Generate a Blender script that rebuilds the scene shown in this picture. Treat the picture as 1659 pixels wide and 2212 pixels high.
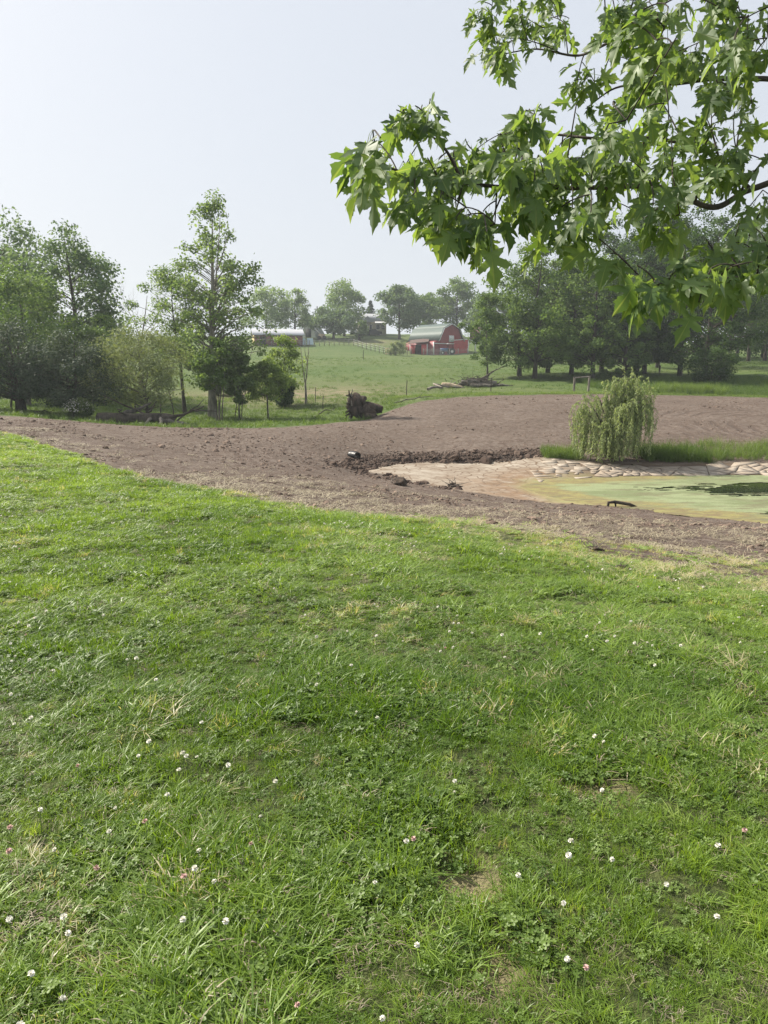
import bpy, bmesh, math, random
import numpy as np
from mathutils import Vector, Matrix
from mathutils.geometry import tessellate_polygon

for o in list(bpy.data.objects):
    bpy.data.objects.remove(o)
rng = np.random.default_rng(11)
random.seed(11)
sc = bpy.context.scene
COL = sc.collection

# ------------------------------------------------------------------ camera
CAM_Z, PITCH, FPX, PW, PH = 1.6, math.radians(10.4), 1663.0, 1659.0, 2212.0
cam_d = bpy.data.cameras.new('camera')
cam_d.sensor_fit = 'HORIZONTAL'
cam_d.sensor_width = 36.0
cam_d.lens = 36.0 * FPX / PW
cam_d.clip_start, cam_d.clip_end = 0.05, 3000.0
cam = bpy.data.objects.new('camera', cam_d)
COL.objects.link(cam)
cam.location = (0, 0, CAM_Z)
cam.rotation_euler = (math.pi / 2 - PITCH, 0, 0)
sc.camera = cam

# ------------------------------------------------------------------ sky, sun, exposure
SUN_AZ, SUN_EL = math.radians(-58), math.radians(43)      # azimuth from +Y, negative = left
world = bpy.data.worlds.new('World')
sc.world = world
world.use_nodes = True
wn, wl = world.node_tree.nodes, world.node_tree.links
wn.clear()
sky = wn.new('ShaderNodeTexSky')
sky.sky_type = 'NISHITA'
sky.sun_disc = False
sky.sun_elevation = SUN_EL
sky.sun_rotation = SUN_AZ
sky.air_density, sky.dust_density, sky.ozone_density = 1.0, 6.0, 2.0
veil = wn.new('ShaderNodeMix')
veil.data_type = 'RGBA'
veil.inputs['Factor'].default_value = 0.86               # thin even overcast veil over the whole sky
veil.inputs[7].default_value = (3.62, 3.82, 4.16, 1)
bg = wn.new('ShaderNodeBackground')
bg.inputs['Strength'].default_value = 0.105
wo = wn.new('ShaderNodeOutputWorld')
wl.new(sky.outputs[0], veil.inputs[6])
wl.new(veil.outputs[2], bg.inputs['Color'])
wl.new(bg.outputs[0], wo.inputs['Surface'])

sun_d = bpy.data.lights.new('sun', 'SUN')
sun_d.energy = 5.0
sun_d.angle = math.radians(1.2)
sun_d.color = (1.0, 0.93, 0.82)
sun = bpy.data.objects.new('sun', sun_d)
COL.objects.link(sun)
sdir = Vector((math.sin(SUN_AZ) * math.cos(SUN_EL), math.cos(SUN_AZ) * math.cos(SUN_EL), math.sin(SUN_EL)))
sun.rotation_euler = sdir.to_track_quat('Z', 'Y').to_euler()
sun.location = (-20, 10, 40)

sc.view_settings.view_transform = 'Standard'
sc.view_settings.look = 'None'
sc.view_settings.gamma = 1.0
sc.view_settings.use_curve_mapping = False
sc.view_settings.exposure = 0.95
cy = sc.cycles
cy.use_denoising = True
cy.denoising_input_passes = 'RGB_ALBEDO_NORMAL'
cy.denoising_prefilter = 'NONE'
cy.denoiser = 'OPENIMAGEDENOISE'
cy.max_bounces, cy.diffuse_bounces, cy.glossy_bounces = 5, 3, 2
cy.transmission_bounces, cy.transparent_max_bounces, cy.volume_bounces = 3, 4, 0
cy.sample_clamp_indirect = 6.0
cy.use_adaptive_sampling = True
cy.adaptive_threshold = 0.008

# ------------------------------------------------------------------ numeric helpers
SP, CP = math.sin(PITCH), math.cos(PITCH)


def ray(px, py):
    u, v = (px - PW / 2) / FPX, (py - PH / 2) / FPX
    return np.array((u, CP - v * SP, -SP - v * CP))


def P(px, py, Y):
    d = ray(px, py)
    return np.array((0, 0, CAM_Z)) + d * (Y / d[1])


def hash2(ix, iy, seed):
    h = (ix.astype(np.int64) * 374761393 + iy.astype(np.int64) * 668265263 + seed * 1442695041) & 0x7fffffff
    h = ((h ^ (h >> 13)) * 1274126177) & 0x7fffffff
    h = h ^ (h >> 16)
    return (h & 0xffff) / 65535.0


def vnoise(x, y, seed=0):
    ix, iy = np.floor(x), np.floor(y)
    fx, fy = x - ix, y - iy
    fx, fy = fx * fx * (3 - 2 * fx), fy * fy * (3 - 2 * fy)
    a, b = hash2(ix, iy, seed), hash2(ix + 1, iy, seed)
    c, d = hash2(ix, iy + 1, seed), hash2(ix + 1, iy + 1, seed)
    return (a + (b - a) * fx) * (1 - fy) + (c + (d - c) * fx) * fy


def fbm(x, y, seed=0, octv=4):
    s, a, t = 0, 1.0, 0
    for i in range(octv):
        s = s + a * vnoise(x * 2 ** i + 17.3 * i, y * 2 ** i - 9.1 * i, seed + i)
        t += a
        a *= 0.5
    return s / t


def sstep(a, b, x):
    t = np.clip((x - a) / (b - a), 0, 1)
    return t * t * (3 - 2 * t)


# ------------------------------------------------------------------ terrain (thin-plate spline through surveyed points)
cp = []


def c_px(*rows):
    for r in rows:
        cp.append(P(*r))


def c_w(*rows):
    for r in rows:
        cp.append(np.array(r, float))


c_w((0, -8, .15), (-8, -8, .3), (8, -8, .1), (0, 0, 0), (-3, 0, .03), (3, 0, 0), (-2, 3, .02), (0, 3, 0), (2, 3, -.04),
    (-4, 6, -.03), (0, 6, -.12), (3, 6, -.25), (-12, 4, .2), (12, 4, -.2))
BND_LAWN = [(-900, 905, 33), (-350, 915, 29), (0, 930, 24), (150, 980, 18.5), (300, 1030, 15), (430, 1055, 13.5), (600, 1085, 12),
            (800, 1112, 11), (1000, 1132, 10), (1150, 1155, 9.3), (1300, 1195, 8.3), (1480, 1222, 7.8), (1659, 1247, 7.4), (2000, 1290, 6.9)]
c_px(*BND_LAWN[2:-1])
BND_FAR = [(-900, 868, 33), (-350, 880, 33), (0, 897, 33), (200, 914, 33.5), (400, 924, 34), (560, 925, 34.5), (700, 916, 37), (770, 909, 40), (830, 893, 43.5),
           (900, 868, 50), (1000, 857, 54), (1200, 852, 55), (1420, 853, 55), (1659, 859, 55), (2100, 866, 55)]
c_px(*BND_FAR[1:])
# dam body, pond rim and pond floor
c_px((300, 960, 24), (450, 990, 22.5), (600, 985, 25), (700, 1050, 16.5), (620, 1040, 17.5), (1000, 1100, 14.3), (1400, 1140, 13), (760, 992, 27), (850, 950, 32),
     (1000, 910, 38), (1500, 910, 38), (1250, 930, 35), (1659, 925, 36), (1550, 1190, 10), (700, 950, 30),
     (800, 1022, 25.6), (870, 1042, 23.5), (1000, 1066, 21.4), (1130, 1083, 20.5),
     (1320, 1097, 19.95), (1500, 1113, 18.9), (1659, 1132, 17.8),
     (900, 999, 27.7), (1050, 995, 28.1), (1170, 991, 28.4), (1290, 1000, 27.7), (1450, 1000, 27.7), (1659, 996, 27.9),
     (860, 980, 28.6), (980, 974, 29.2), (1100, 970, 29.5), (1250, 968, 30), (1450, 965, 30.2), (1659, 962, 30.5),
     (1150, 1050, 23.9), (1300, 1030, 26), (1480, 1030, 26), (1659, 1030, 26))
c_w((8, 22.5, -2.15), (10.5, 22, -2.25), (14, 22, -2.4), (19, 23, -2.4), (24, 24, -1.9), (30, 26, -1.2), (21, 17.2, -1.95), (22, 28, -1.7), (16, 14, -1.3), (14, 9, -.7))
# hollow behind the dam, pasture, hill
c_px((300, 921, 38.5), (458, 903, 46), (560, 917, 39.5), (620, 903, 48), (660, 870, 55), (790, 905, 43), (120, 893, 41), (-100, 885, 42), (850, 872, 51), (750, 865, 56),
     (850, 830, 70), (600, 838, 68), (600, 800, 90), (700, 780, 110), (660, 746, 163), (800, 740, 168), (560, 745, 163), (950, 766, 158),
     (1080, 790, 105), (1000, 815, 77), (1150, 818, 74), (1640, 783, 100), (1400, 805, 82), (1280, 825, 70), (1060, 765, 150), (1400, 780, 120),
     (400, 760, 140), (200, 770, 130), (0, 800, 90), (-200, 850, 60), (350, 733, 175), (100, 735, 185),
     (800, 722, 192), (670, 726, 190), (950, 728, 195), (550, 730, 190), (1659, 830, 66), (1500, 845, 60))
c_w((-60, 300, 12), (60, 300, 12), (0, 300, 12), (-300, 350, 11), (300, 350, 9), (-500, 800, 8), (0, 800, 9), (500, 800, 8), (-200, 200, 9), (200, 200, 7),
    (-60, 60, .8), (-40, 30, .2), (-30, 12, .4), (80, 70, 1.5), (90, 120, 4), (-120, 120, 5), (40, 50, .2), (-60, -6, .8), (60, -6, -.3))
CPTS = np.array(cp)


def warp(x, y):
    d = y + 12.0
    return x / d, np.log(d)


_cx, _cy = warp(CPTS[:, 0], CPTS[:, 1])


def _U(r2):
    return np.where(r2 > 1e-12, 0.5 * r2 * np.log(np.maximum(r2, 1e-12)), 0)


_n = len(CPTS)
_A = np.zeros((_n + 3, _n + 3))
_A[:_n, :_n] = _U((_cx[:, None] - _cx) ** 2 + (_cy[:, None] - _cy) ** 2) + np.eye(_n) * 2e-5
_A[:_n, _n:] = np.stack([np.ones(_n), _cx, _cy], 1)
_A[_n:, :_n] = _A[:_n, _n:].T
# heights are fitted as view-angle-like values so far and near errors weigh alike
_w = np.linalg.solve(_A, np.concatenate([CPTS[:, 2] / (CPTS[:, 1] + 12.0), np.zeros(3)]))


def zbase(x, y):
    x, y = np.asarray(x, float), np.asarray(y, float)
    shp = x.shape
    x, y = x.ravel(), y.ravel()
    a, b = warp(x, y)
    out = np.empty(len(x))
    for i in range(0, len(x), 20000):
        s = slice(i, i + 20000)
        r2 = (a[s, None] - _cx) ** 2 + (b[s, None] - _cy) ** 2
        out[s] = _U(r2) @ _w[:_n] + _w[_n] + _w[_n + 1] * a[s] + _w[_n + 2] * b[s]
    return (out * (y + 12.0)).reshape(shp)


def bcurve(rows):
    pts = np.array([P(*r) for r in rows])
    return pts[:, 0] / pts[:, 1], pts[:, 1]


_bl, _bf = bcurve(BND_LAWN), bcurve(BND_FAR)


def zones(x, y):
    """signed distances (m): dl = beyond the lawn edge, df = beyond the far edge of the bare soil"""
    s = np.where(y > 1, x / np.maximum(y, 1), 0)
    wob = (fbm(x * .5, y * .5, 5, 4) - .5)
    yl = np.interp(s, _bl[0], _bl[1])
    yf = np.interp(s, _bf[0], _bf[1])
    return y - yl + wob * (1.2 + .06 * yl), y - yf + wob * 1.6


def ground_hit(px, py, y0=1.2, y1=260):
    ys = np.exp(np.linspace(math.log(y0), math.log(y1), 2500))
    d = ray(px, py)
    t = ys / d[1]
    zz = CAM_Z + d[2] * t
    below = zz < zbase(d[0] * t, ys)
    i = int(np.argmax(below)) if below.any() else len(ys) - 1
    return np.array((d[0] * t[i], ys[i], zbase(d[0] * t[i], ys[i])))


def poly_sd(x, y, poly):
    poly = np.asarray(poly)[:, :2]
    best = np.full(x.shape, 1e9)
    ins = np.zeros(x.shape, bool)
    for (x0, y0), (x1, y1) in zip(poly, np.roll(poly, -1, 0)):
        dx, dy = x1 - x0, y1 - y0
        t = np.clip(((x - x0) * dx + (y - y0) * dy) / (dx * dx + dy * dy + 1e-12), 0, 1)
        best = np.minimum(best, (x - x0 - t * dx) ** 2 + (y - y0 - t * dy) ** 2)
        c = ((y0 > y) != (y1 > y)) & (x < (x1 - x0) * (y - y0) / (y1 - y0 + 1e-12) + x0)
        ins ^= c
    return np.where(ins, -1, 1) * np.sqrt(best)


WATER_Z = -1.95
MUD_POLY = [ground_hit(*q)[:2] for q in [(785, 1022), (850, 1004), (900, 999), (1000, 998), (1100, 995), (1180, 992), (1240, 997), (1330, 1000), (1450, 1002), (1540, 996),
                                         (1659, 997)]] + [(22, 28.2), (26, 24), (22, 18)] + \
           [ground_hit(*q)[:2] for q in [(1659, 1133), (1560, 1120), (1480, 1112), (1400, 1103), (1320, 1096), (1220, 1090), (1100, 1077), (1000, 1062), (900, 1044), (830, 1032)]]
MUD_POLY = np.array(MUD_POLY)


def on_water(px, py):
    d = ray(px, py)
    t_ = (WATER_Z - CAM_Z) / d[2]
    return (d[0] * t_, d[1] * t_)


WATER_POLY = np.array([on_water(*q) for q in [(1140, 1052), (1165, 1044), (1240, 1036), (1330, 1032), (1450, 1029), (1560, 1028), (1659, 1029)]] + [(22, 26.6), (25, 24), (22, 18.2)] +
                      [on_water(*q) for q in [(1659, 1131), (1560, 1118), (1480, 1110), (1400, 1101), (1320, 1094), (1240, 1082), (1175, 1066)]])
BARE = [(ground_hit(1010, 1890), .10, .07), (ground_hit(1050, 1900), .07, .04), (ground_hit(1075, 2085), .08, .05), (ground_hit(1605, 1545), .16, .09), (ground_hit(1300, 1705), .12, .05)]
PIPE = ground_hit(765, 990)


def zf(x, y):
    x, y = np.asarray(x, float), np.asarray(y, float)
    z = zbase(x, y)
    dl, df = zones(x, y)
    lawn = 1 - sstep(-.5, .5, dl)
    dirt = sstep(-.5, .5, dl) * (1 - sstep(-.5, .5, df))
    msd = poly_sd(x, y, MUD_POLY)
    wet = np.exp(-np.abs(msd - .35) / .35)                      # crumbled rim round the mud
    mud = sstep(.1, -.3, msd)
    dirt = dirt * (1 - mud)
    wsd_ = poly_sd(x, y, WATER_POLY)
    zm = WATER_Z + np.where(wsd_ > 0, wsd_ * (.055 + .10 * sstep(24.0, 25.6, y) * sstep(3.5, 6.5, x)), np.maximum(wsd_ * .2, -.4))
    z = z + (zm - z) * sstep(.35, -.25, msd)
    z = z + lawn * (.05 * (fbm(x * 1.3, y * 1.3, 3, 3) - .5) + .03 * (fbm(x * 5, y * 5, 31, 2) - .5))
    z = z + dirt * (.10 * (fbm(x * .8, y * .8, 4, 4) - .5) + .05 * (fbm(x * 4, y * 4, 8, 3) - .5))
    farrim = wet * sstep(24.5, 27, y) * sstep(2.2, .5, x - 5.5)
    z = z + farrim * (.18 * fbm(x * 3.2, y * 3.2, 9, 3) - .02)
    past = sstep(-.5, 1.5, df)
    z = z + past * (.35 * (fbm(x * .12, y * .12, 6, 3) - .5) * sstep(45, 90, y) + .12 * (fbm(x * .7, y * .7, 7, 3) - .5))
    for b, rx, ry in BARE:
        z = z - .03 * np.exp(-(((x - b[0]) / rx) ** 2 + ((y - b[1]) / ry / 2) ** 2))
    return z


def zpt(x, y):
    return float(zf(np.array([x]), np.array([y]))[0])


def at_px(px, Y):
    """ground point in the direction of photo column px at distance Y"""
    v = -250 / FPX
    x = (px - PW / 2) / FPX * Y / (CP - v * SP)
    return np.array((x, Y, zpt(x, Y)))


# ------------------------------------------------------------------ mesh helpers
def make_mesh(name, V, polys, smooth=False, tint=None):
    """polys: list of (m,k) index arrays"""
    me = bpy.data.meshes.new(name)
    V = np.asarray(V, np.float32).reshape(-1, 3)
    polys = [np.asarray(p, np.int32) for p in polys if len(p)]
    loops = np.concatenate([p.ravel() for p in polys])
    tot = np.concatenate([np.full(len(p), p.shape[1], np.int32) for p in polys])
    start = np.concatenate([[0], np.cumsum(tot)[:-1]]).astype(np.int32)
    me.vertices.add(len(V))
    me.vertices.foreach_set('co', V.ravel())
    me.loops.add(len(loops))
    me.loops.foreach_set('vertex_index', loops)
    me.polygons.add(len(tot))
    me.polygons.foreach_set('loop_start', start)
    me.update(calc_edges=True)
    if smooth:
        me.polygons.foreach_set('use_smooth', np.ones(len(tot), bool))
    if tint is not None:
        a = me.attributes.new('tint', 'FLOAT', 'FACE')
        a.data.foreach_set('value', np.asarray(tint, np.float32))
    return me


class MB:
    def __init__(self):
        self.V, self.F, self.n = [], {}, 0

    def add(self, V, *polys):
        V = np.asarray(V, float).reshape(-1, 3)
        for p in polys:
            p = np.asarray(p)
            self.F.setdefault(p.shape[1], []).append(p + self.n)
        self.V.append(V)
        self.n += len(V)
        return self

    def box(self, c, s, rz=0.0, R=None):
        sx, sy, sz = [q / 2 for q in s]
        v = np.array([(-sx, -sy, -sz), (sx, -sy, -sz), (sx, sy, -sz), (-sx, sy, -sz), (-sx, -sy, sz), (sx, -sy, sz), (sx, sy, sz), (-sx, sy, sz)])
        if R is None:
            cc, ss = math.cos(rz), math.sin(rz)
            R = np.array(((cc, -ss, 0), (ss, cc, 0), (0, 0, 1)))
        v = v @ np.asarray(R).T + np.asarray(c)
        return self.add(v, np.array([(0, 3, 2, 1), (4, 5, 6, 7), (0, 1, 5, 4), (1, 2, 6, 5), (2, 3, 7, 6), (3, 0, 4, 7)]))

    def bar(self, a, b, w, t=None):
        a, b = np.asarray(a, float), np.asarray(b, float)
        d = b - a
        L = np.linalg.norm(d)
        z = d / L
        ref = np.array((0, 0, 1.)) if abs(z[2]) < .9 else np.array((1., 0, 0))
        x = np.cross(ref, z)
        x /= np.linalg.norm(x)
        y = np.cross(z, x)
        return self.box((a + b) / 2, (w, t or w, L), R=np.stack([x, y, z], 1))

    def tube(self, pts, rad, k=6, cap=True, jit=0.0):
        pts = np.asarray(pts, float)
        n = len(pts)
        rad = np.broadcast_to(np.asarray(rad, float), (n,))
        tg = np.gradient(pts, axis=0)
        tg /= np.linalg.norm(tg, axis=1)[:, None] + 1e-9
        mt = tg.mean(0)
        ref = np.eye(3)[np.argmin(np.abs(mt))]
        u = np.cross(tg, ref)
        u /= np.linalg.norm(u, axis=1)[:, None] + 1e-9
        v = np.cross(tg, u)
        ang = np.linspace(0, 2 * math.pi, k, endpoint=False)
        rr = rad[:, None] * (1 + (rng.uniform(-jit, jit, (n, k)) if jit else 0))
        V = pts[:, None, :] + rr[..., None] * (np.cos(ang)[None, :, None] * u[:, None, :] + np.sin(ang)[None, :, None] * v[:, None, :])
        i, j = np.meshgrid(np.arange(n - 1), np.arange(k), indexing='ij')
        a, b = i * k + j, i * k + (j + 1) % k
        F = np.stack([a, b, b + k, a + k], -1).reshape(-1, 4)
        self.add(V.reshape(-1, 3), F)
        if cap:
            for e in (0, n - 1):
                idx = np.arange(k)
                c = pts[e]
                ring = V[e]
                f = np.stack([np.full(k, k), idx, (idx + 1) % k], 1)
                self.add(np.vstack([ring, c]), f if e else f[:, ::-1])
        return self

    def prism(self, poly, ext):
        """closed planar polygon (list of 3D points) pushed along ext"""
        p = np.asarray(poly, float)
        k = len(p)
        V = np.vstack([p, p + np.asarray(ext)])
        i = np.arange(k)
        self.add(V, np.stack([i, (i + 1) % k, (i + 1) % k + k, i + k], 1))
        self.add(p, np.arange(k)[::-1][None])
        self.add(p + np.asarray(ext), np.arange(k)[None])
        return self

    def mesh(self, name, smooth=False, tint=None):
        return make_mesh(name, np.vstack(self.V), [np.vstack(f) for f in self.F.values()], smooth, tint)


def obj(name, me, mat, parent=None, loc=None):
    o = bpy.data.objects.new(name, me)
    COL.objects.link(o)
    if mat is not None:
        if len(me.materials) == 0:
            me.materials.append(mat)
    if parent is not None:
        o.parent = parent
    if loc is not None:
        o.location = loc
    return o


def tag(o, label, cat, group=None, kind=None):
    if label:
        o['label'] = label
    if cat:
        o['category'] = cat
    if group:
        o['group'] = group
    if kind:
        o['kind'] = kind
    return o


def thing(name, label, cat, loc=(0, 0, 0), rz=0.0, group=None):
    o = bpy.data.objects.new(name, None)
    o.empty_display_size = .2
    COL.objects.link(o)
    o.location = loc
    o.rotation_euler = (0, 0, rz)
    return tag(o, label, cat, group)


# ------------------------------------------------------------------ materials
class NT:
    def __init__(self, name):
        self.m = bpy.data.materials.new(name)
        self.m.use_nodes = True
        self.t = self.m.node_tree
        self.t.nodes.clear()
        self.out = self.n('ShaderNodeOutputMaterial')

    def n(self, typ, **kw):
        nd = self.t.nodes.new(typ)
        for k, v in kw.items():
            setattr(nd, k, v)
        return nd

    def l(self, a, b):
        self.t.links.new(a, b)

    def val(self, x, sock):
        if hasattr(x, 'node'):
            self.l(x, sock)
        elif isinstance(x, (tuple, list)):
            sock.default_value = tuple(x) + (1,) * (4 - len(x)) if sock.type == 'RGBA' else x
        else:
            sock.default_value = x

    def mix(self, f, a, b):
        nd = self.n('ShaderNodeMix', data_type='RGBA')
        self.val(f, nd.inputs[0])
        self.val(a, nd.inputs[6])
        self.val(b, nd.inputs[7])
        return nd.outputs[2]

    def mth(self, op, a, b=0.0, clamp=False):
        nd = self.n('ShaderNodeMath', operation=op, use_clamp=clamp)
        self.val(a, nd.inputs[0])
        self.val(b, nd.inputs[1])
        return nd.outputs[0]

    def noise(self, scale, detail=4, rough=.55, vec=None, sock='Fac'):
        nd = self.n('ShaderNodeTexNoise')
        nd.inputs['Scale'].default_value = scale
        nd.inputs['Detail'].default_value = detail
        nd.inputs['Roughness'].default_value = rough
        if vec is not None:
            self.l(vec, nd.inputs['Vector'])
        return nd.outputs[sock]

    def rng(self, x, a, b, c=0.0, d=1.0):
        nd = self.n('ShaderNodeMapRange', interpolation_type='SMOOTHSTEP')
        self.val(x, nd.inputs[0])
        nd.inputs[1].default_value, nd.inputs[2].default_value = a, b
        nd.inputs[3].default_value, nd.inputs[4].default_value = c, d
        return nd.outputs[0]

    def attr(self, name, typ='GEOMETRY', out='Fac'):
        return self.n('ShaderNodeAttribute', attribute_name=name, attribute_type=typ).outputs[out]

    def pos(self):
        return self.n('ShaderNodeNewGeometry').outputs['Position']

    def objco(self):
        return self.n('ShaderNodeTexCoord').outputs['Object']

    def bump(self, h, dist=.02, strength=1.0):
        nd = self.n('ShaderNodeBump')
        nd.inputs['Distance'].default_value = dist
        nd.inputs['Strength'].default_value = strength
        self.l(h, nd.inputs['Height'])
        return nd.outputs[0]

    def bsdf(self, col, rough=.8, spec=.3, normal=None, metal=0.0):
        nd = self.n('ShaderNodeBsdfPrincipled')
        self.val(col, nd.inputs['Base Color'])
        self.val(rough, nd.inputs['Roughness'])
        nd.inputs['Specular IOR Level'].default_value = spec
        nd.inputs['Metallic'].default_value = metal
        if normal is not None:
            self.l(normal, nd.inputs['Normal'])
        return nd.outputs[0]

    def finish(self, sh):
        self.l(sh, self.out.inputs['Surface'])
        return self.m


def leaf_mat(name, c0, c1, trans=.4, tcol=None, typ='GEOMETRY', rough=.62, spec=.14, dry=None):
    t = NT(name)
    a = t.attr('tint', typ)
    col = t.mix(a, c0, c1)
    if dry is not None:
        f = t.rng(a, .93, .97)
        col = t.mix(f, col, dry)
    b = t.bsdf(col, rough, spec)
    tr = t.n('ShaderNodeBsdfTranslucent')
    mul = t.n('ShaderNodeMix', data_type='RGBA', blend_type='MULTIPLY')
    mul.inputs[0].default_value = 1.0
    t.l(col, mul.inputs[6])
    t.val(tcol or (1.5, 1.45, .7), mul.inputs[7])
    t.l(mul.outputs[2], tr.inputs['Color'])
    ms = t.n('ShaderNodeMixShader')
    ms.inputs[0].default_value = trans
    t.l(b, ms.inputs[1])
    t.l(tr.outputs[0], ms.inputs[2])
    return t.finish(ms.outputs[0])


def bark_mat(name, c0, c1, scale=6.0):
    t = NT(name)
    co = t.objco()
    mp = t.n('ShaderNodeMapping')
    mp.inputs['Scale'].default_value = (1, 1, .25)
    t.l(co, mp.inputs[0])
    n1 = t.noise(scale, 6, .65, mp.outputs[0])
    n2 = t.noise(scale * .3, 3, .5, co)
    col = t.mix(t.rng(n1, .35, .65), c0, c1)
    col = t.mix(t.rng(n2, .45, .75, 0, .5), col, (c1[0] * 1.4, c1[1] * 1.4, c1[2] * 1.35))
    return t.finish(t.bsdf(col, .9, .2, t.bump(n1, .02)))


def flat_mat(name, c, rough=.7, spec=.3, var=.25, scale=3.0, metal=0.0, bump=0.0):
    t = NT(name)
    n1 = t.noise(scale, 5, .6, t.objco())
    col = t.mix(t.rng(n1, .3, .7), tuple(q * (1 - var) for q in c), tuple(min(1, q * (1 + var)) for q in c))
    return t.finish(t.bsdf(col, rough, spec, t.bump(n1, bump) if bump else None, metal))


def siding_mat(name, c, pitch=.3, rough=.6, var=.15):
    """painted vertical board or rib siding"""
    t = NT(name)
    co = t.objco()
    sep = t.n('ShaderNodeSeparateXYZ')
    t.l(co, sep.inputs[0])
    s = t.mth('ADD', sep.outputs[0], sep.outputs[1])
    w = t.mth('FRACT', t.mth('DIVIDE', s, pitch))
    gap = t.rng(w, .0, .12)
    n1 = t.noise(1.5, 5, .6, co)
    col = t.mix(t.rng(n1, .3, .7), tuple(q * (1 - var) for q in c), tuple(min(1, q * (1 + var)) for q in c))
    return t.finish(t.bsdf(col, rough, .3, t.bump(gap, .02)))


M = {}
M['bark_grey'] = bark_mat('bark_grey', (.055, .048, .04), (.14, .125, .105))
M['bark_dark'] = bark_mat('bark_dark', (.03, .025, .02), (.085, .07, .055))
M['bark_pale'] = bark_mat('bark_pale', (.13, .12, .10), (.27, .25, .21))
M['wood_grey'] = bark_mat('wood_grey', (.11, .095, .08), (.25, .22, .185), 9)
M['wood_fresh'] = bark_mat('wood_fresh', (.38, .28, .18), (.62, .48, .34), 7)
M['root'] = bark_mat('root', (.018, .014, .011), (.085, .062, .046), 5)
M['leaf_oak'] = leaf_mat('leaf_oak', (.066, .118, .060), (.155, .22, .110))
M['leaf_mid'] = leaf_mat('leaf_mid', (.0688, .1247, .0344), (.1548, .2279, .0688))
M['leaf_bright'] = leaf_mat('leaf_bright', (.1204, .1892, .0473), (.2494, .3268, .0946))
M['leaf_cotton'] = leaf_mat('leaf_cotton', (.100, .165, .068), (.22, .30, .125), .42)
M['leaf_sage'] = leaf_mat('leaf_sage', (.1204, .1548, .0731), (.2236, .2666, .1290), .35)
M['leaf_cedar'] = leaf_mat('leaf_cedar', (.028, .052, .034), (.080, .108, .060), .15)
M['leaf_dark'] = leaf_mat('leaf_dark', (.0237, .0562, .0133), (.0703, .1221, .0296))
M['leaf_grove'] = leaf_mat('leaf_grove', (.0559, .1075, .0310), (.1505, .2193, .0705))
M['leaf_willow'] = leaf_mat('leaf_willow', (.1978, .2580, .1075), (.3956, .4558, .2408), .4, (1.3, 1.3, .7))
M['leaf_shrub'] = leaf_mat('leaf_shrub', (.05, .085, .03), (.10, .14, .05))
M['petal'] = flat_mat('petal', (.82, .80, .70), .8, .2, .08, 40)
M['petal_cream'] = flat_mat('petal_cream', (.42, .42, .34), .8, .2, .2, 20)
M['petal_pink'] = flat_mat('petal_pink', (.62, .42, .38), .8, .2, .2, 40)
M['stem'] = flat_mat('stem', (.12, .18, .05), .6, .3, .2, 20)
M['grass'] = leaf_mat('grass', (.0855, .1620, .0162), (.2970, .4185, .0720), .45, (1.45, 1.4, .6), 'INSTANCER', .42, .38, (.46, .42, .26))
M['clover'] = leaf_mat('clover', (.0765, .1395, .0198), (.2340, .3240, .0855), .40, (1.4, 1.4, .6), 'INSTANCER', .5, .4)
M['straw'] = leaf_mat('straw', (.18, .15, .10), (.41, .36, .25), .2, (1, 1, 1), 'INSTANCER', .6, .3)
M['reed'] = leaf_mat('reed', (.0553, .1062, .0187), (.1700, .2380, .0595), .4, (1.4, 1.4, .6), 'INSTANCER', .45, .4)
t = NT('clod')
a = t.attr('tint', 'INSTANCER')
n1 = t.noise(30, 4, .6, t.objco())
t.finish(t.bsdf(t.mix(t.mth('MULTIPLY', a, t.rng(n1, .2, .8, .6, 1.2)), (.070, .050, .040), (.26, .195, .15)), .95, .1))
M['clod'] = t.m


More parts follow.
